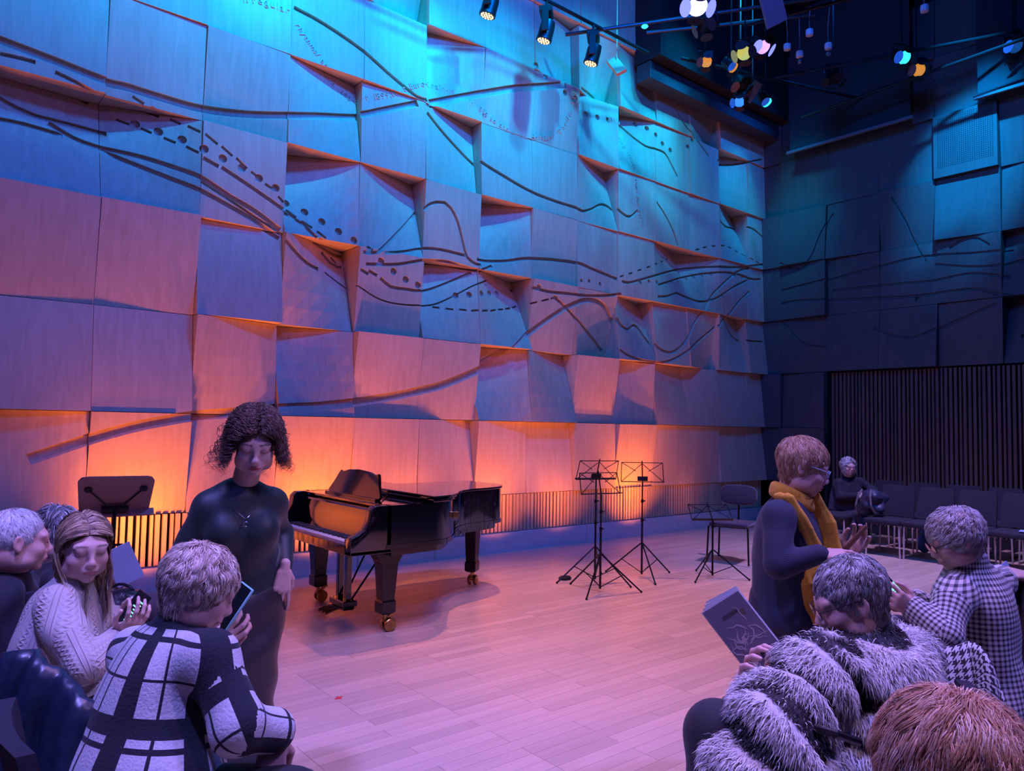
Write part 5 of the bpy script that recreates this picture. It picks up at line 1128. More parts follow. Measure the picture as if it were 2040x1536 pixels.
# ---- grey-haired man at far left
r=figure('white-haired man in a dark jacket with a blue patterned collar, left edge',A(36,1076,2.9),(.72,-.10,-.60),
 dict(neck=A(20,1132,2.95),chest=A(5,1240,3.0),waist=A(0,1340,3.0),hip=A(0,1440,3.0),shR=A(0,1195,2.8),elR=A(30,1330,2.75),wrR=A(130,1340,2.9),
  shL=A(40,1180,3.2),elL=A(90,1300,3.3),wrL=A(160,1300,3.2),knR=A(190,1400,2.9),anR=A(200,1600,2.9),knL=A(190,1390,3.15),anL=A(200,1570,3.15)),
 (.9,0,-.3),(.66,.40,.34),(.5,.2,.2),dict(cols=[(.62,.62,.62),(.5,.5,.5),(.7,.7,.68)],n=7000,length=.030,seg=5,r=.0009,grav=.3,thick=.006,volume=.5,jit=.5,shell=True,shellcol=.75,region=lambda x,y,z:((z>-.055)&(y<.035)&~((np.abs(x)>.06)&(y>.0)&(z<0)))),
 dict(name='jacket',m=M_JKT,g=.02,fold=.008,hem=.14,h=.011),dict(name='trousers',m=M_BLKC),hands=[dict(w=A(130,1340,2.9),d=D3(.9,-.2,0),n=D3(0,1,.2),side=-1),dict(w=A(160,1300,3.2),d=D3(.9,-.2,.2),n=D3(0,1,.2),side=1)],hw=(.18,.18,.19),dep=(.14,.14,.135),age=1,neck_r=.062,hs=1.03)
per=r['per']; J=r['J']; F=Field(.01); n=J['neck']
for i in range(14):
    a=2*PI*i/14; p=n+UV*(.022)+D3(math.cos(a),0,math.sin(a))*.080; q=n+UV*(.068)+D3(math.cos(a),0,math.sin(a))*.071; F.cap(p,q,.007,.005,.02)
garment(per,'shirt_collar',F,.006,M_FLOR); settle(per)
# ---- person behind him, mostly hidden
r=figure('half-hidden grey-haired person behind the white-haired man, holding up a grey programme',A(115,1060,3.45),(.85,-.4,-.1),
 dict(neck=A(112,1125,3.45),chest=A(105,1205,3.45),waist=A(98,1290,3.45),hip=A(95,1370,3.45),shR=A(110,1165,3.3),elR=A(160,1250,3.25),wrR=A(213,1192,3.3),
  shL=A(125,1160,3.6),elL=A(180,1240,3.6),wrL=A(225,1200,3.5),knR=A(300,1215,3.35),anR=A(290,1390,3.4),knL=A(250,1330,3.6),anL=A(250,1480,3.6)),
 (.95,0,0),SK,(.5,.2,.2),dict(cols=[(.40,.40,.42),(.52,.52,.54),(.12,.12,.13)],n=900,length=.06,seg=6,r=.0018,thick=.014,jit=.4),
 dict(name='jacket',m=M_JKT,g=.015,h=.012),dict(name='trousers',m=M_TROU),hands=[dict(w=A(213,1192,3.3),d=D3(.5,.75,.1),n=D3(-.4,.1,.9),side=1,curl=.35),dict(w=A(225,1200,3.5),d=D3(.6,.6,.1),n=D3(0,-.5,-.8),side=1)],hw=(.17,.16,.175),dep=(.13,.13,.13),detail=.006); settle(r['per'])
def booklet(c,R,w,h,label,cov,pages,th=.004,open_=0,extra=None):
    t=thing('programme',tuple(c),0,label,'booklet'); t.rotation_euler=Matrix(R.tolist()).to_euler()
    b=MB(); b.box((0,0,0),(w,.0015,h)); cv=b.build('cover',cov,t)
    b=MB(); 
    for i in range(4):
        b=MB(); b.box((w*.0+.006,-.003-.002*i-open_*i*.01,.004),(w-.004,.0008,h-.004),Rz(-open_*.05*i)); b.build('page',pages,t)
    if extra: extra(t,w,h)
    return t
M_GREY=mat('grey_blue_cover',(.30,.34,.42),.5,noise=.06); M_PAGE=mat('white_paper',(.75,.75,.78),.6)
booklet(A(247,1125,3.25),fr(D3(.15,.1,1),D3(-.45,.9,.1)),.115,.165,'plain grey-blue programme held upright behind the long-haired woman',M_GREY,M_PAGE)
hb=thing('handbag',tuple(A(240,1205,3.0)),0,'shiny black leather handbag on the lap beside the woman in the jumper','bag')
F=Field(.03); c=A(240,1208,3.0); 
for s in (-1,1): F.cap(c+D3(1,0,.2)*.07*s-UV*.04,c+D3(1,0,.2)*.06*s+UV*.02,.045,.03,.04)
F.ell(c,(.10,.06,.07)); v,q=F.mesh(.008,wobble(.008,30,2)); o=link('bag_body',npmesh('bag_body',v,q,M_LEATHER,True),hb)
b=MB(); b.tube([c+D3(1,0,0)*.06*math.cos(a)+UV*(.03+.06*math.sin(a)) for a in np.linspace(0,PI,10)],.006,6); b.build('strap',M_LEATHER,hb); settle(hb)
# ---- woman in the plaid coat
r=figure('seated woman with tousled blonde hair, from behind, in a black and white plaid coat',A(396,1172,1.95),(.72,-.42,-.42),
 dict(neck=A(366,1262,1.95),chest=A(318,1370,1.93),waist=A(298,1480,1.88),hip=A(295,1580,1.84),shR=A(425,1322,1.84),elR=A(476,1448,1.76),wrR=A(546,1456,1.84),
  shL=A(272,1305,2.08),elL=A(350,1390,2.25),wrL=A(408,1288,2.2),knR=A(580,1610,1.78),anR=A(570,1950,1.9),knL=A(510,1540,2.2),anL=A(500,1800,2.2)),
 (.75,0,-.6),(.60,.36,.32),(.5,.2,.2),dict(cols=[(.78,.66,.56),(.88,.78,.68),(.66,.52,.42),(.46,.33,.25)],n=11000,length=.06,seg=8,r=.0007,curl=.006,wave=.07,grav=.45,thick=.014,volume=1.0,jit=.55,cling=.7,face_cut=.05,low=-.075,seed=7,nape=1200,lift=.12,shellcol=.5,lenfn=lambda P:np.where(P[:,1]<-.04,.075,.055),clump=.7,lock=26),
 dict(name='coat',m=M_PLAID,g=.018,cut=.02,collar=.45,fold=.007,ff=14,hem=.2,h=.0075,flare=.006),dict(name='trousers',m=M_BLKC,g=.02),
 hands=[dict(w=A(546,1464,1.84),d=D3(-.05,-1,.15),n=D3(.5,0,.85),side=-1,curl=.75,thumb=.8,s=1.0),dict(w=A(408,1288,2.2),d=D3(.75,.45,.1),n=D3(-.1,-.5,.85),side=1,curl=.6,s=.95)],hw=(.20,.175,.170),dep=(.15,.13,.12),arm=.044,age=1,hs=.90); settle(r['per'])
phone(A(463,1212,2.2),fr(D3(-.5,.5,.7),D3(.35,.9,-.1)),'black phone with a pale teal rim held beside the blonde hair of the plaid coat',M_PHW)
# ---- woman with the mustard scarf
r=figure('woman with short strawberry-blonde hair and glasses standing in a long mustard scarf',A(1600,928,3.08),(.86,-.33,.28),
 dict(neck=A(1578,992,3.1),chest=A(1568,1070,3.12),waist=A(1566,1150,3.12),hip=A(1572,1212,3.12),shR=A(1550,1030,2.98),elR=A(1550,1128,2.90),wrR=A(1632,1104,2.87),
  shL=A(1592,1025,3.26),elL=A(1618,1118,3.3),wrL=A(1688,1108,3.18),knR=A(1575,1370,3.05),anR=A(1580,1530,3.05),knL=A(1580,1365,3.2),anL=A(1585,1520,3.2)),
 (.93,0,.2),(.60,.38,.32),(.5,.16,.18),dict(cols=[(.42,.24,.14),(.52,.33,.2),(.33,.18,.1),(.6,.42,.3)],n=9000,length=.085,seg=8,r=.0008,curl=.003,wave=.08,grav=.45,thick=.012,volume=1.0,jit=.22,whorl=(0,-.07,.10),face_cut=.062,low=-.07,nape=900,seed=9,lenfn=lambda P:np.where(P[:,1]>.02,.055,.085),clump=.6,lock=40),
 dict(name='jumper',m=M_NAVY,g=.014,cut=.03,fold=.005,ff=18,hem=.10,collar=.2,h=.0085),dict(name='dress',m=M_DNAVY,skirt=[(0,.78,.15),(.0,.45,.13),(0,.35,.125)],fold=.006),
 hands=[dict(w=A(1632,1104,2.87),d=D3(.95,-.05,.25),n=D3(.05,.85,.5),side=-1,curl=.22,s=.97),dict(w=A(1690,1108,3.18),d=D3(.45,.75,.1),n=D3(.6,-.2,-.7),side=1,curl=.55,s=.97)],hw=(.155,.135,.145),dep=(.125,.115,.115),arm=.038,glass=M_GFR,age=1,hs=.96)
per=r['per']; J=r['J']; n=J['neck']
F=Field(.012)
for i in range(18):
    a=2*PI*i/18; b_=2*PI*(i+1)/18; f=lambda t:n+UV*(.005-.03*math.cos(t-.2))+(D3(1,0,0)*math.cos(t)+D3(0,0,1)*math.sin(t))*.068
    F.cap(f(a)-UV*.012,f(b_)-UV*.012,.017,.017,.02); F.cap(f(a)+UV*.016,f(b_)+UV*.016,.013,.013,.02)
def scarf_end(pts,ws):
    for j in range(5):
        for i in range(len(pts)-1):
            o=(j-2)/2
            l=D3(.75,0,.65)
            F.cap(pts[i]+l*o*ws[i],pts[i+1]+l*o*ws[i+1],.0125+.005*(j%2),.0125+.005*(j%2),.002)
scarf_end([A(1562,990,2.99),A(1592,1050,2.98),A(1614,1110,2.99),A(1630,1170,2.93),A(1640,1240,2.92)],[.03,.045,.055,.055,.055])
scarf_end([A(1612,980,3.1),A(1640,1040,3.06),A(1650,1110,3.05),A(1640,1180,3.02),A(1648,1235,3.0)],[.025,.04,.05,.05,.05])
garment(per,'scarf',F,.005,M_YEL,None,wobble(.0015,40,1))
settle(per)
phone(A(1702,1075,3.1),fr(D3(-.55,.55,-.5),D3(.6,.75,.2)),'phone in a brown case tilted up in the hands of the woman with the scarf',M_PHC)
# ---- woman in the striped fur coat
def fur_bands(V,f):
    u,v,l=f.T; nz=.010*np.sin(V[:,0]*37+V[:,1]*29)+.008*np.sin(V[:,2]*23+V[:,0]*51)
    per_=np.where(l==0,.115,.10); t=np.mod(v+nz+.02,per_)/per_
    return t
r=figure('seated woman with cropped grey hair and dark glasses in a striped fur coat',A(1694,1192,2.03),(-.80,-.36,-.12),
 dict(neck=A(1728,1275,2.06),chest=A(1725,1375,2.05),waist=A(1705,1480,2.0),hip=A(1690,1580,1.98),shL=A(1640,1335,1.90),elL=A(1545,1440,1.80),wrL=A(1518,1388,2.02),
  shR=A(1800,1320,2.2),elR=A(1790,1450,2.35),wrR=A(1620,1430,2.4),knL=A(1430,1470,1.88),anL=A(1420,1850,1.9),knR=A(1480,1440,2.2),anR=A(1470,1750,2.2)),
 (-.85,0,-.4),(.62,.38,.34),(.5,.2,.2),dict(cols=[(.36,.36,.38),(.20,.20,.22),(.52,.52,.55),(.10,.10,.11)],n=10000,length=.05,lenfn=lambda P:np.where((P[:,1]<-.03)&(P[:,2]<.03),.075,.048),seg=8,r=.00065,curl=.003,wave=.06,grav=.25,thick=.007,volume=1.0,jit=.35,whorl=(0,-.04,.12),face_cut=.055,low=-.065,nape=1500,seed=11,clump=.6,lock=30),
 None,dict(name='trousers',m=M_BLKC,g=.02),hands=[dict(w=A(1506,1380,2.06),d=D3(-.25,.75,.2),n=D3(-.5,-.1,-.8),side=-1,curl=.5),dict(w=A(1620,1430,2.4),d=D3(-.8,.2,-.1),n=D3(0,1,0),side=1)],hw=(.21,.19,.195),dep=(.17,.16,.155),arm=.06,glass=M_DFR,age=1,hs=.94)
per=r['per']; J=r['J']; fwd=r['fwd']; side=r['side']
F=Field(.03); torso(F,J['hip'],J['waist'],J['chest'],J['neck'],side,(.225,.205,.205),(.19,.18,.165),fwd,.05,.01)
for s in 'LR': F.cap(J['neck']-UV*.04,J['sh'+s],.075,.085,.04); F.cap(J['sh'+s],J['el'+s],.088,.088,.03); F.cap(J['el'+s],J['wr'+s],.080,.054,.03)
F.cap(J['neck']-UV*.04,J['neck']-UV*.0,.085,.078,.03)
# full skirt of the coat over the lap
F.cap(J['hip']-side*.1,A(1500,1545,1.80),.15,.11,.05); F.cap(A(1560,1500,1.78),A(1500,1600,1.75),.10,.10,.05)
V,Q=F.mesh(.011); limbs=[([J['hip']-UV*.25,J['waist'],J['chest'],J['neck']+UV*.08],.21,fwd,0)]+[([J['sh'+s],J['el'+s],J['wr'+s]],.08,fwd,.12) for s in 'LR']
f=fab(V,limbs); t=fur_bands(V,f); 
nm=npmesh('x',V,Q,M_BLKC); N=np.zeros(len(V)*3,np.float32); nm.vertices.foreach_get('normal',N); N=N.reshape(-1,3); bpy.data.meshes.remove(nm)
V2=V+N*(.020*np.sin(np.clip((t-.30)/.70,0,1)*PI))[:,None]
def band_col(t): w=np.clip((t-.34)/.05,0,1)*np.clip((1-t)/.03,0,1); return w
w=band_col(t); cA=np.array((.60,.58,.58)); cB=np.array((.015,.013,.02)); C=np.concatenate([cB+(cA-cB)*w[:,None],np.ones((len(V),1))],1)*np.array([.8,.8,.8,1])
M_FUR=mat('fur',(.6,.6,.6),.7,attr='col'); P_(per,npmesh('fur_coat',V2,Q,M_FUR,True,{'col':('FLOAT_COLOR',C)}),'fur_coat')
rs=np.random.RandomState(5); NB=180000; qi=rs.randint(0,len(Q),NB); bw=rs.dirichlet((1,1,1,1),NB); root=(V2[Q[qi]]*bw[:,:,None]).sum(1); nn=(N[Q[qi]]*bw[:,:,None]).sum(1); tt=(t[Q[qi]]*bw).sum(1)
vis=((root-np.array((0,0,1.6)))*nn).sum(1)<.35; root,nn,tt=root[vis],nn[vis],tt[vis]
fd=np.where(f[Q[qi][vis][:,0],2][:,None]==0,-UV[None]*1.0,0); 
for li,s in ((1,'L'),(2,'R')):
    mm=f[Q[qi][vis][:,0],2]==li; fd[mm]=nrm(J['wr'+s]-J['sh'+s])*.4-UV*.7
d=nn*.55+fd*.8+rs.normal(size=root.shape)*.22; d/=np.linalg.norm(d,axis=1,keepdims=True)
L=.019*(1+rs.uniform(-.3,.5,len(root)))*(.7+.5*band_col(tt)); P=np.stack([root-nn*.002,root+d*L[:,None]*.5+nn*L[:,None]*.1,root+d*L[:,None]+fd*L[:,None]*.25],1)
Rr=np.stack([np.full(len(root),.0011),np.full(len(root),.0009),np.full(len(root),.0001)],1); vv,qq=ribbons(P,np.repeat((nn+rs.normal(size=nn.shape)*.4)[:,None],3,1),Rr)
ww=np.where(rs.uniform(size=len(tt))<.08,1-band_col(tt),band_col(tt)); cc=(cB+(cA*1.15-cB)*ww[:,None])*(1+rs.uniform(-.18,.12,(len(tt),1))); C=np.repeat(np.concatenate([cc,np.ones((len(tt),1))],1),6,0)
o=P_(per,npmesh('fur_pile',vv,qq,M_FUR,True,{'col':('FLOAT_COLOR',C)}),'fur_pile'); o['kind']='stuff'
F=Field(.02); F.cap(J['neck']-UV*.02,J['neck']+(r['H'].W((0,-.03,-.07))-J['neck'])*.55,.066,.060,.02); garment(per,'polo_neck',F,.008,M_BLKC)
b=MB(); b.tube([A(1622,1450,1.72),A(1665,1462,1.70),A(1712,1478,1.72)],.010,8); b.tube([A(1560,1470,1.70),A(1572,1500,1.69),A(1580,1560,1.70)],.009,8); b.build('belt',M_LEATHER,per)
settle(per)
def cover(t,w,h):
    fc=bpy.data.curves.new('f','FONT'); fc.body='BARA'; fc.size=.036; fc.extrude=.0004; fc.align_x='CENTER'; fo=bpy.data.objects.new('f',fc); COL.objects.link(fo); bpy.context.view_layer.update()
    me=bpy.data.meshes.new_from_object(fo.evaluated_get(bpy.context.evaluated_depsgraph_get())); bpy.data.objects.remove(fo); me.materials.clear(); me.materials.append(M_BLACK)
    o=link('title',me,t,(0,.0014,-h*.31),(PI/2,0,PI))
    for i,(x,z,ww,hh) in enumerate(((.0,.072,.055,.003),(.0,.078,.05,.003),(-.012,-.055,.03,.002),(.0,-.06,.05,.002))): b=MB(); b.box((x,.0012,z),(ww,.0004,hh)); b.build('printed_line',mat('ink',(.08,.06,.07),.6),t)
    b=MB(); b.box((-.035,.0012,.064),(.016,.0004,.016)); b.build('crest',mat('brown_ink',(.2,.12,.1),.6),t)
    b=MB(); rr=random.Random(3)
    for k in range(16):
        p=[Vector((-.03+.0045*k,.0014,.035-.006*k))]; a=rr.uniform(0,6.28)
        for j in range(6): a+=rr.uniform(-.9,.9); p.append(p[-1]+Vector((.011*math.cos(a),0,.011*math.sin(a))))
        b.tube(p,[.0006,.0018,.003,.0026,.0018,.001,.0005],4)
    o=b.build('swirling_figure_print',mat('pale_ink',(.55,.5,.55),.6),t); o.scale=(1,.12,1); o.location=(0,.0012,0); o['label']='pale swirling drawing on the cover'
booklet(A(1488,1268,2.1),fr(D3(-.35,-.15,.9),D3(-.62,.78,-.1)),.125,.235,'programme with a pale swirling drawing and large letters, held by the woman in fur',mat('grey_violet_cover',(.22,.20,.26),.45,noise=.1),M_PAGE,open_=2,extra=cover)
# ---- nearest head at lower right
r=figure('nearest person at the lower right corner, only the reddish-blond hair in view',A(1895,1557,1.10),(-.35,-.40,-.75),
 dict(neck=A(1910,1712,1.12),chest=A(1925,1922,1.15),waist=A(1935,2102,1.15),hip=A(1935,2272,1.15),shL=A(1705,1832,1.2),elL=A(1655,2072,1.3),wrL=A(1705,2072,1.5),
  shR=A(2115,1832,1.1),elR=A(2155,2072,1.2),wrR=A(2005,2072,1.5),knL=A(1655,1972,1.6),anL=A(1645,2272,1.6),knR=A(1855,1972,1.6),anR=A(1855,2272,1.6)),
 (-.3,0,-.9),SK,(.5,.2,.2),dict(cols=[(.60,.32,.20),(.74,.46,.34),(.46,.22,.13),(.82,.62,.50)],n=22000,length=.095,seg=9,r=.00048,curl=.005,wave=.10,grav=.35,thick=.016,volume=1.1,jit=.35,whorl=(.01,-.06,.10),face_cut=.07,low=-.08,seed=13,nape=1500,lift=.1,shellcol=.5,clump=.75,lock=50),
 dict(name='jacket',m=M_BLKC,h=.014,collar=.3),dict(name='trousers',m=M_BLKC),hw=(.17,.15,.17),detail=.007,shoes=False); settle(r['per'])
# ---- woman in the small-check shirt
r=figure('seated woman with wavy silver hair in a small-check shirt, reading her phone',A(1903,1072,2.88),(-.80,-.40,-.15),
 dict(neck=A(1925,1130,2.92),chest=A(1940,1210,2.92),waist=A(1945,1300,2.9),hip=A(1945,1380,2.9),shL=A(1902,1180,2.80),elL=A(1882,1262,2.66),wrL=A(1822,1215,2.76),
  shR=A(1985,1165,3.08),elR=A(1900,1240,3.2),wrR=A(1822,1198,3.02),knL=A(1800,1290,2.85),anL=A(1790,1470,2.85),knR=A(1790,1270,3.1),anR=A(1785,1440,3.1)),
 (-.9,0,-.25),(.64,.38,.33),(.5,.2,.2),dict(cols=[(.62,.60,.62),(.50,.48,.52),(.74,.72,.74),(.40,.33,.30)],n=9500,length=.07,seg=9,r=.0008,curl=.006,wave=.055,grav=.25,thick=.014,volume=1.1,jit=.45,face_cut=.06,low=-.05,nape=900,seed=15,lift=.12,cling=.75,whorl=(0,-.06,.10),clump=.75,lock=26),
 dict(name='shirt',m=M_GING,g=.016,cut=.03,collar=.45,fold=.006,ff=20,hem=.16,h=.0075),dict(name='trousers',m=M_DNAVY,g=.02),
 hands=[dict(w=A(1822,1215,2.76),d=D3(-.8,.45,.1),n=D3(.1,-.2,.95),side=1,curl=.5,s=.95),dict(w=A(1822,1198,3.02),d=D3(-.85,.3,.1),n=D3(-.2,.4,-.9),side=1,curl=.4,s=.95)],hw=(.175,.15,.165),dep=(.14,.125,.125),arm=.046,glass=M_DFR,age=1,hs=.92); settle(r['per'])
phone(A(1789,1184,2.86),fr(D3(.45,.45,.6),D3(-.75,.62,-.1)),'small phone with a bright green screen held by the woman in the check shirt',scr='page')
# ---- woman seated far off by the back wall
r=figure('far seated woman with curly grey hair, in black, by the back wall',A(1690,930,10.55),(.05,-.05,.95),
 dict(neck=A(1692,951,10.6),chest=A(1692,981,10.6),waist=A(1690,1005,10.6),hip=A(1688,1028,10.65),shR=A(1670,963,10.6),elR=A(1674,990,10.5),wrR=A(1706,988,10.3),
  shL=A(1714,961,10.6),elL=A(1739,976,10.5),wrL=A(1724,986,10.3),knR=A(1704,1032,10.2),anR=A(1692,1082,10.1),knL=A(1716,1026,10.1),anL=A(1726,1070,9.9)),
 (.15,0,.95),(.60,.40,.36),(.5,.2,.2),dict(cols=[(.50,.50,.52),(.38,.38,.40),(.62,.62,.64)],n=2500,length=.10,seg=12,r=.003,curl=.010,wave=.05,grav=.5,thick=.02,volume=1.2,jit=.6,face_cut=.05,seed=17,lift=.2,face_open=1),
 dict(name='jacket',m=M_JKT,g=.015,h=.014),dict(name='trousers',m=M_JKT,g=.015),hands=[dict(w=A(1708,988,10.3),d=D3(1,.05,.1),n=D3(0,.4,.9),side=1,curl=.9),dict(w=A(1726,986,10.3),d=D3(-1,0,.1),n=D3(0,.2,.9),side=-1,curl=.9)],hw=(.165,.15,.165),dep=(.13,.12,.12),glass=M_DFR,detail=.006); settle(r['per'])
# ---- person cut by the right edge
r=figure('person in a dark jacket cut off by the right edge, holding a blue sheet',A(2110,1075,3.3),(-.8,-.3,0),
 dict(neck=A(2110,1145,3.3),chest=A(2105,1230,3.3),waist=A(2105,1310,3.3),hip=A(2105,1390,3.3),shL=A(2085,1190,3.15),elL=A(2068,1260,3.0),wrL=A(2052,1150,3.1),
  shR=A(2130,1180,3.45),elR=A(2100,1260,3.5),wrR=A(2060,1200,3.4),knL=A(2000,1330,3.2),anL=A(1995,1500,3.2),knR=A(2000,1320,3.45),anR=A(1995,1480,3.45)),
 (-.95,0,0),SK,(.5,.2,.2),dict(cols=[(.2,.15,.12)],n=700,length=.07,seg=7,r=.0022,thick=.014),dict(name='jacket',m=M_JKT,g=.015,h=.012),dict(name='trousers',m=M_JKT),
 hands=[dict(w=A(2052,1150,3.1),d=D3(-.85,.15,.1),n=D3(.1,.9,.4),side=1,curl=.6)],detail=.007); settle(r['per'])
fb=thing('folded_sheet',tuple(A(2008,1165,3.12)),0,'folded pale blue sheet in the hand at the right edge','paper'); fb.rotation_euler=Matrix(fr(D3(.3,.2,.9),D3(-.4,.9,0)).tolist()).to_euler()
M_BLP=mat('pale_blue_paper',(.32,.45,.70),.6)
for k,a in enumerate((-.12,.12)): b=MB(); b.box((0,0,0),(.10,.0015,.17),Rz(a)); o=b.build('leaf',M_BLP,fb,loc=(.0,.006*k,0))
# ================================================================ SEATS AND BELONGINGS
M_SEATF=mat('dark_seat_fabric',(.018,.016,.03),.85,noise=.2,scale=(80,80,80)); M_SLEG=mat('brushed_steel_leg',(.55,.45,.46),.4,metal=.2); M_SHELL=mat('dark_grey_seat_shell',(.035,.032,.05),.5)
def seat_chair(x,y,rz,label,group,legm=M_SLEG,backh=.40):
    t=thing('audience_chair',(x,y,0),rz,label,'chair',group)
    pad('seat',(0,0,.45),(.48,.46,.07),t,M_SEATF,None,.025)
    b=MB(); N=6; V=[];F=[]
    for i in range(N+1):
        z=.50+backh*i/N; w=.22*(1-.12*(i/N)**3); xo=-.20-.10*(i/N)
        for k in range(5): yy=-w+2*w*k/4; V.append((xo-.03*(1-(yy/.22)**2),yy,z))
    n=len(V); V+=[(x_-.035,y_,z_) for x_,y_,z_ in V]
    for i in range(N):
        for k in range(4): a=i*5+k; F+=[(a,a+1,a+6,a+5),(n+a,n+a+5,n+a+6,n+a+1)]
    for i in range(N): F+=[(i*5,i*5+5,n+i*5+5,n+i*5),(i*5+4,n+i*5+4,n+i*5+9,i*5+9)]
    for k in range(4): F+=[(k,n+k,n+k+1,k+1),(N*5+k,N*5+k+1,n+N*5+k+1,n+N*5+k)]
    b.add(V,F); b.build('backrest',M_SEATF,t,smooth=50)
    for sx in (-1,1):
        for sy in (-1,1): b=MB(); b.tube([(sx*.2,sy*.205,.43),(sx*.2,sy*.215,.0)],.011,8); b.build('leg',legm,t,smooth=40)
    return t
# far rows along the back wall, facing the stage (front legs line up 2 m off the wall)
proto=None
def far(x,y,rz,label,group):
    global proto
    if proto is None: proto=seat_chair(x,y,rz,label,group); return proto
    c=copy_tree(proto); c.location=(x,y,0); c.rotation_euler=(0,0,rz); c['label']=label; c['group']=group; return c
ords=['first','second','third','fourth','fifth','sixth','seventh','eighth']
for i in range(8): far(10.12,4.86-.475*i if i else 5.10,PI,ords[i]+' chair from the left in the front row by the back wall','front row of dark chairs along the back wall')
for i in range(8): far(11.0,4.9-.50*i,PI,ords[i]+' chair from the left in the rear row by the back wall','rear row of dark chairs along the back wall')
def heap(name,c,R,label,cat,m,s=1,amp=.03,R3=None,part='cloth_folds',f=14):
    t=thing(name,(c[0],c[1],c[2]),0,label,cat); F=Field(.05); rs=np.random.RandomState(int(abs(c[0]*10))+int(R*100))
    for i in range(7): q=np.array(c)+rs.uniform(-1,1,3)*np.array(R3 or (R,R,R*.5)); F.ell(q,(R*.6,R*.6,R*.45))
    v,q=F.mesh(.016,wobble(amp,f,c[0])); link(part,npmesh(part,v,q,m,True),t); settle(t); return t
bp=heap('rucksack',(10.12,4.62,.66),.15,'dark rucksack with straps sitting on the chair beside the far woman','bag',mat('dark_blue_nylon',(.03,.035,.07),.5,bump=.3,bscale=25),R3=(.08,.10,.12),part='bag_body')
b=MB(); 
for s in (-1,1): b=MB(); b.tube([(-.12,s*.06,.18),(-.2,s*.08,.10),(-.22,s*.1,-.02),(-.15,s*.12,-.12)],.014,6); b.build('strap',mat('grey_webbing',(.12,.11,.12),.7),bp)
for (x,y,c,lb) in ((10.6,4.15,(.03,.12,.35),'blue bag on the floor between the two chair rows'),(10.7,3.8,(.22,.10,.3),'purple bottle-shaped bag on the floor between the chair rows')):
    t=thing('floor_bag',(x,y,0),0,lb,'bag'); F=Field(.03); F.ell((x,y,.15),(.09,.08,.14)); F.cap((x,y-.05,.3),(x,y+.05,.3),.02); v,q=F.mesh(.015,wobble(.01,20)); link('bag_body',npmesh('bag_body',v,q,mat('bag_cloth',c,.6),True),t); settle(t)
t=thing('paper_sheet',(10.1,2.75,.50),.2,'pale blue paper lying on a far chair seat at right','paper'); b=MB(); b.box((0,0,0),(.21,.30,.004)); b.build('sheet',M_BLP,t)
# near chairs under the audience
def near(px,py,d,tf,label,legm=M_SM,backh=.42):
    p=A(px,py,d); f=D3(*tf); return seat_chair(p[0]+f[0]*.05,p[1]+f[1]*.05,math.atan2(f[1],f[0]),label,'dark audience chairs in the foreground',legm,backh)
near(118,1430,2.68,(.85,0,.25),'chair under the woman in the cream jumper')
near(0,1440,3.0,(.9,0,-.3),'chair under the white-haired man at the left edge')
near(95,1370,3.45,(.95,0,0),'chair under the half-hidden grey-haired person')
near(290,1580,1.80,(.75,0,-.6),'chair under the woman in the plaid coat')
near(1700,1580,1.98,(-.85,0,-.4),'chair under the woman in the striped fur coat')
near(1955,1385,2.92,(-.9,0,-.25),'chair under the woman in the small-check shirt')
near(1930,2200,1.15,(-.3,0,-.9),'chair under the nearest person at the lower right corner')
near(2105,1390,3.3,(-.95,0,0),'chair under the person cut off by the right edge')
# empty chairs whose backs show
c1=A(2040,1440,2.3); seat_chair(c1[0],c1[1],math.atan2(*(D3(-.9,0,-.35)[[1,0]])),'large dark chair back at the right edge behind the houndstooth jacket','dark audience chairs in the foreground',M_SM,.50)
c1=A(-20,1540,1.85); seat_chair(c1[0],c1[1],math.atan2(*(D3(.8,0,-.5)[[1,0]])),'dark chair at the lower left corner with a leather jacket over it','dark audience chairs in the foreground',M_SM,.45)
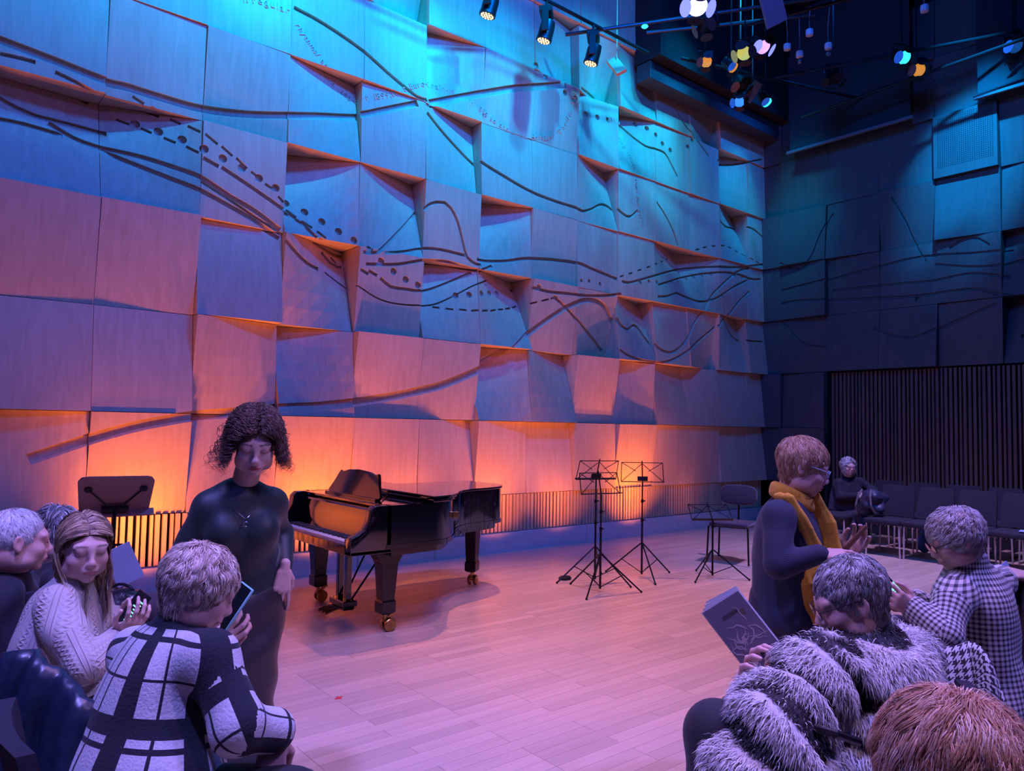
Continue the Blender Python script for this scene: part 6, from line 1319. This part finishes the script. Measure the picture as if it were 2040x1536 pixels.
# garments draped over chair backs: a cloth sheet falling on both sides of a ridge
def drape(name,label,ridge,fall,side,m,part,amp,cat='jacket',folds=7,seed=1,fabs=False,back=.25):
    rs=np.random.RandomState(seed); R=np.array([np.asarray(p) for p in smooth3(ridge,40)]); n=len(R); mrow=34; V=[];U=[]; ph=rs.uniform(0,6,4)
    t_=thing(name,tuple(R[n//2]),0,label,cat)
    for i in range(n):
        s_=i/(n-1)
        for j in range(mrow):
            q=(j/(mrow-1))*(1+back)-back; g=abs(q)*fall
            w=math.sin(s_*folds*PI+ph[0]+1.3*q)+.5*math.sin(s_*folds*2.3*PI+ph[1]-2*q)
            o=np.asarray(side)*(.045*math.tanh(q*8)+ (amp*w+.10*q)*(.3+abs(q))) 
            edge=.05*math.sin(s_*5+ph[2])*max(q,0)
            V.append(R[i]+o-UV*(g+edge-.03*math.exp(-(q*9)**2)) + nrm(R[-1]-R[0])*(.03*math.sin(q*7+s_*9+ph[3])*max(q,0))); U.append((s_*np.linalg.norm(R[-1]-R[0]),q*fall,0))
    V=np.array(V); idx=np.arange(n*mrow).reshape(n,mrow); Q=np.stack([idx[:-1,:-1],idx[1:,:-1],idx[1:,1:],idx[:-1,1:]],-1).reshape(-1,4)
    me=npmesh(part,V,Q,m); N=np.zeros(len(V)*3,np.float32); me.vertices.foreach_get('normal',N); bpy.data.meshes.remove(me); N=N.reshape(-1,3)
    V2=np.concatenate([V,V-N*.006]); Q2=np.concatenate([Q,Q[:,::-1]+len(V)])
    rim=[(idx[i,0],idx[i+1,0]) for i in range(n-1)]+[(idx[i+1,-1],idx[i,-1]) for i in range(n-1)]+[(idx[0,j+1],idx[0,j]) for j in range(mrow-1)]+[(idx[-1,j],idx[-1,j+1]) for j in range(mrow-1)]
    Q2=np.concatenate([Q2,np.array([(a,a+len(V),b+len(V),b) for a,b in rim])]); U=np.array(U+U)
    link(part,npmesh(part,V2,Q2,m,True,{'fab':('FLOAT_VECTOR',U)}),t_); settle(t_); return t_
def smooth3(P,n):
    P=[np.asarray(p,float) for p in P]; out=[]; m=len(P)
    for i in range(n):
        t=i/(n-1)*(m-1); k=min(int(t),m-2); f=t-k; p0,p1,p2,p3=P[max(k-1,0)],P[k],P[k+1],P[min(k+2,m-1)]
        out.append(.5*(2*p1+(-p0+p2)*f+(2*p0-5*p1+4*p2-p3)*f*f+(-p0+3*p1-3*p2+p3)*f**3))
    return out
M_LJ=mat('navy_leather',(.012,.022,.045),.34,bump=.7,bscale=14)
drape('leather_jacket','shiny dark blue leather jacket draped over the chair at the lower left corner',[A(-60,1375,1.92),A(0,1325,1.92),A(60,1318,1.9),A(110,1355,1.87),A(190,1425,1.82),A(215,1470,1.8)],.36,D3(-.2,0,1),M_LJ,'jacket_shell',.035,folds=9,seed=4)
drape('houndstooth_jacket','black and white houndstooth jacket hanging over a chair back at right',[A(1850,1345,2.5),A(1868,1312,2.48),A(1905,1302,2.45),A(1935,1296,2.42),A(1958,1312,2.38),A(1985,1370,2.34),A(2003,1420,2.3)],.40,D3(-.3,0,1),M_HOUND,'jacket_cloth',.018,folds=5,seed=2)
